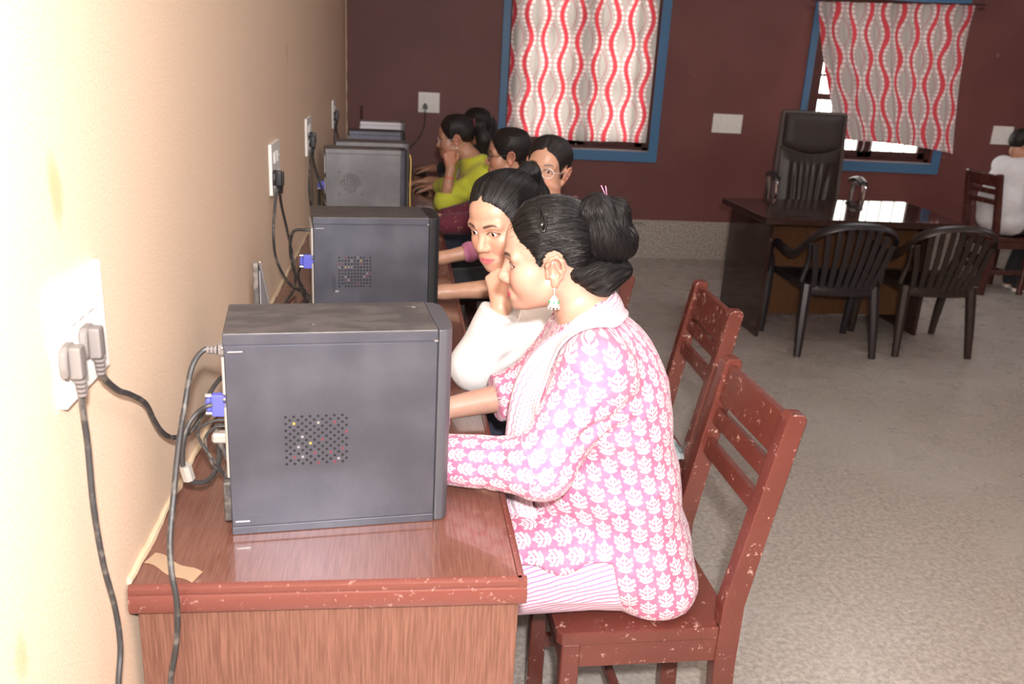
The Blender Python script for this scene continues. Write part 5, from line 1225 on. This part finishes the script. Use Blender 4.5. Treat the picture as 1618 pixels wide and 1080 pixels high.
# ---- the girl in maroon sleeves
def person_maroon():
    H = Head((.911, 4.107, 1.129), 177, 3, 1, 1.0)
    J = dict(pel=A3(1.02, 4.06, .575), wai=A3(1.04, 4.06, .74), che=A3(1.0, 4.08, .92), nec=A3(.965, 4.10, 1.01), shL=A3(.97, 3.92, .945), shR=A3(.95, 4.28, .95), elL=A3(.84, 3.92, .845), wrL=A3(.60, 3.99, .815), elR=A3(.80, 4.35, .82), wrR=A3(.60, 4.25, .79))
    legs_for(J, 4.06, 1.0)
    root = simple_person('girl in dark-rimmed glasses and maroon dotted sleeves, face in profile, hair loose', (1.02, 4.06, .4525), H, J, 'skin_deep', .003, .008, None,
        [(J['wrL'], (-1, .1, -.1), (0, 0, -1), 1, .3, .4, .92), (J['wrR'], (-1, -.05, -.1), (0, 0, -1), -1, .3, .4, .92)], (1, 0, -.2))
    lo, hi = bounds(J, TOPK, .19); garment(root, 'kurta', 'maroon_dots', lo, hi, .007, top_build(J, .016, cuts=(('L', 1.97), ('R', 1.9))))
    lo, hi = bounds(J, LEGK, .11); garment(root, 'trousers', 'black_cloth', lo, hi, .009, trousers(J))
    poly = [(.075, .068), (.064, .042), (.052, .016), (.038, -.010), (.022, -.026), (.004, -.024), (-.008, -.006), (-.014, -.03), (-.04, -.09), (-.16, -.10), (-.16, .17), (.10, .17), (.085, .11)]
    H.hair(root, 'hair_plain', poly, .024, ((-.105, 0, -.02), (-1, 0, -.3)), .004, freq=40, seed=3)
    hair_mass(root, 'hair_length', 'hair_plain', H, lambda G: (H.cap(G, (-.075, 0, .0), (-.10, 0, -.12), .062, .05, .02), H.cap(G, (-.10, 0, -.12), (-.085, 0, -.24), .05, .025, .02)), (-.18, -.09, -.29), (-.0, .09, .08), ((-.1, 0, 0), (0, 0, 1)), .005)
    glasses(root, H, 'black_plastic', .0015)
person_maroon()

# ---- the girl in yellow, chin in hand
def person_yellow():
    H = Head((.712, 4.883, 1.128), 176, 8, 6, 1.0)
    J = dict(pel=A3(.98, 4.90, .575), wai=A3(.97, 4.90, .74), che=A3(.89, 4.89, .90), nec=A3(.815, 4.885, 1.005), shL=A3(.86, 4.715, .935), shR=A3(.80, 5.06, .945), elL=A3(.665, 4.765, .800), wrL=A3(.688, 4.800, .965), elR=A3(.71, 5.16, .82), wrR=A3(.635, 5.32, .795))
    legs_for(J, 4.90, .96)
    root = simple_person('girl in yellow cardigan and thin glasses with her cheek on her hand', (.98, 4.90, .4525), H, J, 'skin_deep', .003, .008, None,
        [(J['wrL']+A3(0, .004, .01), (-.12, .12, 1), (-.2, 1, 0), 1, 1.1, .8, .92), (J['wrR'], (-.85, .5, -.05), (0, 0, -1), -1, .30, .3, .95)], (1, 0, -.15))
    lo, hi = bounds(J, TOPK, .19); garment(root, 'cardigan', 'yellow_knit', lo, hi, .006, top_build(J, .017, cuts=(('L', 1.22), ('R', 1.7))), [((.68, 4.72, .86), (.76, 4.70, .84), .015, .008), ((.74, 4.70, .92), (.82, 4.69, .85), .015, .008)])
    lo, hi = bounds(J, LEGK, .11); garment(root, 'trousers', 'navy_denim', lo, hi, .009, trousers(J))
    poly = [(.073, .074), (.060, .046), (.045, .022), (.031, .0), (.024, -.014), (.014, -.014), (.008, .012), (.000, .026), (-.012, .0315), (-.026, .024), (-.034, .004), (-.040, -.030), (-.056, -.072), (-.16, -.09), (-.16, .17), (.10, .17), (.085, .11)]
    H.hair(root, 'hair_plain', poly, .018, ((-.105, 0, .06), (-1, 0, .3)), .004, freq=40, seed=8)
    hair_mass(root, 'ponytail', 'hair_plain', H, lambda G: (H.cap(G, (-.09, 0, .062), (-.135, 0, .055), .022, .030, .012), H.cap(G, (-.135, 0, .055), (-.155, 0, -.03), .034, .036, .02), H.cap(G, (-.155, 0, -.03), (-.13, 0, -.15), .036, .016, .02)), (-.22, -.06, -.19), (-.05, .06, .12), ((-.14, 0, 0), (0, 0, 1)), .005)
    o = np.array(root.location); m = MB(); c = H.w(-.112, 0, .060)-o; ax = nrm(H.R@A3(-1, 0, -.1)); e1 = nrm(np.cross(ax, H.R[:, 1])); e2 = np.cross(ax, e1)
    m.tube([c+.027*(math.cos(a)*e1+math.sin(a)*e2) for a in np.linspace(0, 6.2832, 20)], .006, 8); m.build('hair_band', 'maroon_dots', root, 180)
    glasses(root, H); m = MB(); m.sphere(H.w(-.006, .083, -.040)-o, .006, u=10, v=8); m.build('ear_stud', 'silver', root, 180)
    ribbon(root, 'scarf', 'floral_scarf', [(.755, 4.96, .84), (.745, 4.975, .93), (.79, 4.97, 1.005), (.865, 4.90, 1.03), (.85, 4.82, 1.02), (.80, 4.79, .985), (.765, 4.80, .90), (.76, 4.81, .80), (.775, 4.80, .70)], [.07, .07, .06, .05, .05, .06, .07, .08, .08], [(-1, .1, .1), (-1, .2, .2), (-.4, .6, .7), (.8, 0, .6), (.3, -.7, .7), (-.4, -.7, .6), (-.85, -.5, .2), (-.9, -.5, .1), (-.9, -.5, .1)], .004, .006)
    m = MB(); q = J['wrL']*.72+J['elL']*.28-o; d = nrm(J['wrL']-J['elL']); e1 = nrm(np.cross(d, (0, 1, 0))); e2 = np.cross(d, e1)
    m.tube([q+.0285*(math.cos(a)*e1+math.sin(a)*e2) for a in np.linspace(0, 6.2832, 20)], .0022, 6); m.build('bracelet', 'lamp_red', root, 180)
person_yellow()

# ---- the farthest girl: dark hair behind the girl in yellow, one hand on a mouse
def person_far():
    H = Head((.885, 5.66, 1.125), 182, 4, 0, 1.0)
    J = dict(pel=A3(1.02, 5.70, .575), wai=A3(1.02, 5.70, .74), che=A3(.97, 5.69, .91), nec=A3(.93, 5.67, 1.01), shL=A3(.93, 5.50, .94), shR=A3(.92, 5.85, .945), elL=A3(.80, 5.48, .80), wrL=A3(.60, 5.60, .79), elR=A3(.78, 6.00, .82), wrR=A3(.645, 6.15, .80))
    legs_for(J, 5.70, 1.0)
    root = simple_person('farthest girl of the row, only her dark hair and mouse hand showing', (1.02, 5.70, .4525), H, J, 'skin_deep', .004, .009, None,
        [(J['wrL'], (-1, .1, -.1), (0, 0, -1), 1, .3, .4, .92), (J['wrR'], (-.8, .55, -.05), (0, 0, -1), -1, .3, .3, .95)], (1, 0, -.2))
    lo, hi = bounds(J, TOPK, .19); garment(root, 'kurta', 'black_cloth', lo, hi, .009, top_build(J, .016, cuts=(('L', 1.6), ('R', 1.6))))
    lo, hi = bounds(J, LEGK, .11); garment(root, 'trousers', 'black_cloth', lo, hi, .010, trousers(J))
    poly = [(.069, .084), (.058, .058), (.046, .030), (.034, .0), (.022, -.02), (.006, -.022), (-.004, -.012), (-.012, -.03), (-.04, -.09), (-.16, -.10), (-.16, .17), (.10, .17), (.085, .11)]
    H.hair(root, 'hair_plain', poly, .020, ((-.105, 0, .02), (-1, 0, 0)), .0045, freq=40, seed=6)
    hair_mass(root, 'hair_length', 'hair_plain', H, lambda G: (H.cap(G, (-.075, 0, .02), (-.10, 0, -.12), .065, .05, .02), H.cap(G, (-.10, 0, -.12), (-.09, 0, -.2), .05, .03, .02)), (-.18, -.09, -.25), (-.0, .09, .1), ((-.1, 0, 0), (0, 0, 1)), .006)
person_far()

# ---- the boy in white at the frame edge
def person_boy():
    H = Head((5.135, 6.29, 1.128), -5, 14, 0, 1.03); c, s_ = math.cos(R(6)), math.sin(R(6))
    P0 = A3(5.085, 6.27, 0); f = A3(c, s_, 0); l = A3(-s_, c, 0); q = lambda a, b, z: P0+f*a+l*b+A3(0, 0, z)
    J = dict(pel=q(-.02, 0, .59), wai=q(-.05, 0, .72), che=q(.01, 0, .90), nec=q(.08, 0, 1.02), shL=q(.05, .18, .965), shR=q(.05, -.18, .965), elL=q(.30, .24, .80), wrL=q(.48, .12, .80), elR=q(.26, -.25, .78), wrR=q(.45, -.12, .80),
             hipL=q(.02, .09, .57), hipR=q(.02, -.09, .57), knL=q(.42, .12, .52), knR=q(.42, -.12, .52), anL=q(.26, .06, .08), anR=q(.22, -.08, .08), toeL=q(.38, .05, .035), toeR=q(.34, -.09, .035))
    root = simple_person('boy in a white shirt at the frame edge, seen from behind', tuple(q(0, 0, .4525)), H, J, 'skin_deep', .004, .009, None,
        [(J['wrL'], f, (0, 0, -1), 1, .3, .4, .95), (J['wrR'], f, (0, 0, -1), -1, .3, .4, .95)])
    lo, hi = bounds(J, TOPK, .20); garment(root, 'shirt', 'white_shirt', lo, hi, .008, top_build(J, .018, cuts=(('L', 1.9), ('R', 1.9)), loose=.01, neckup=.045), [((4.95, 6.14, .70), (5.15, 6.12, .78), .02, .01), ((5.0, 6.14, .60), (5.15, 6.13, .66), .02, .01)], (.006, 7, (1, 1, .6)))
    lo, hi = bounds(J, LEGK, .11); garment(root, 'trousers', 'black_cloth', lo, hi, .009, trousers(J))
    poly = [(.070, .080), (.056, .050), (.036, .024), (.020, -.012), (.008, .010), (-.012, .0315), (-.026, .024), (-.036, .0), (-.042, -.040), (-.060, -.062), (-.16, -.065), (-.16, .17), (.10, .17), (.085, .11)]
    H.hair(root, 'hair_plain', poly, .015, ((-.06, 0, .10), (-.3, 0, 1)), .0045, freq=40, seed=12)
    o = np.array(root.location)
    for s2 in 'LR':
        a, b = J['an'+s2]-o, J['toe'+s2]-o; z0 = -float(o[2]); m = MB()
        m.tube([A3(a[0], a[1], z0+.085)-f*.02, A3(a[0], a[1], z0+.060), A3(*(a[:2]*.45+b[:2]*.55), z0+.050), A3(b[0], b[1], z0+.042)+f*.03, A3(b[0], b[1], z0+.034)+f*.065], [.040, .046, .046, .040, .022], 12, 4); sh = m.build('shoe', 'shoe_black', root, 180)
        m = MB(); m.tube([A3(a[0], a[1], z0+.014)-f*.045, A3(*(a[:2]*.5+b[:2]*.5), z0+.014), A3(b[0], b[1], z0+.014)+f*.075], [.044, .046, .032], 12, 4, (.3, 1), (0, 0, 1)); m.build('shoe_sole', 'shoe_white', sh, 180)
        m = MB(); m.tube([A3(a[0], a[1], z0+.088), A3(a[0], a[1], z0+.105)], [.043, .044], 12); m.build('sock', 'grey_knit', root, 180)
person_boy()
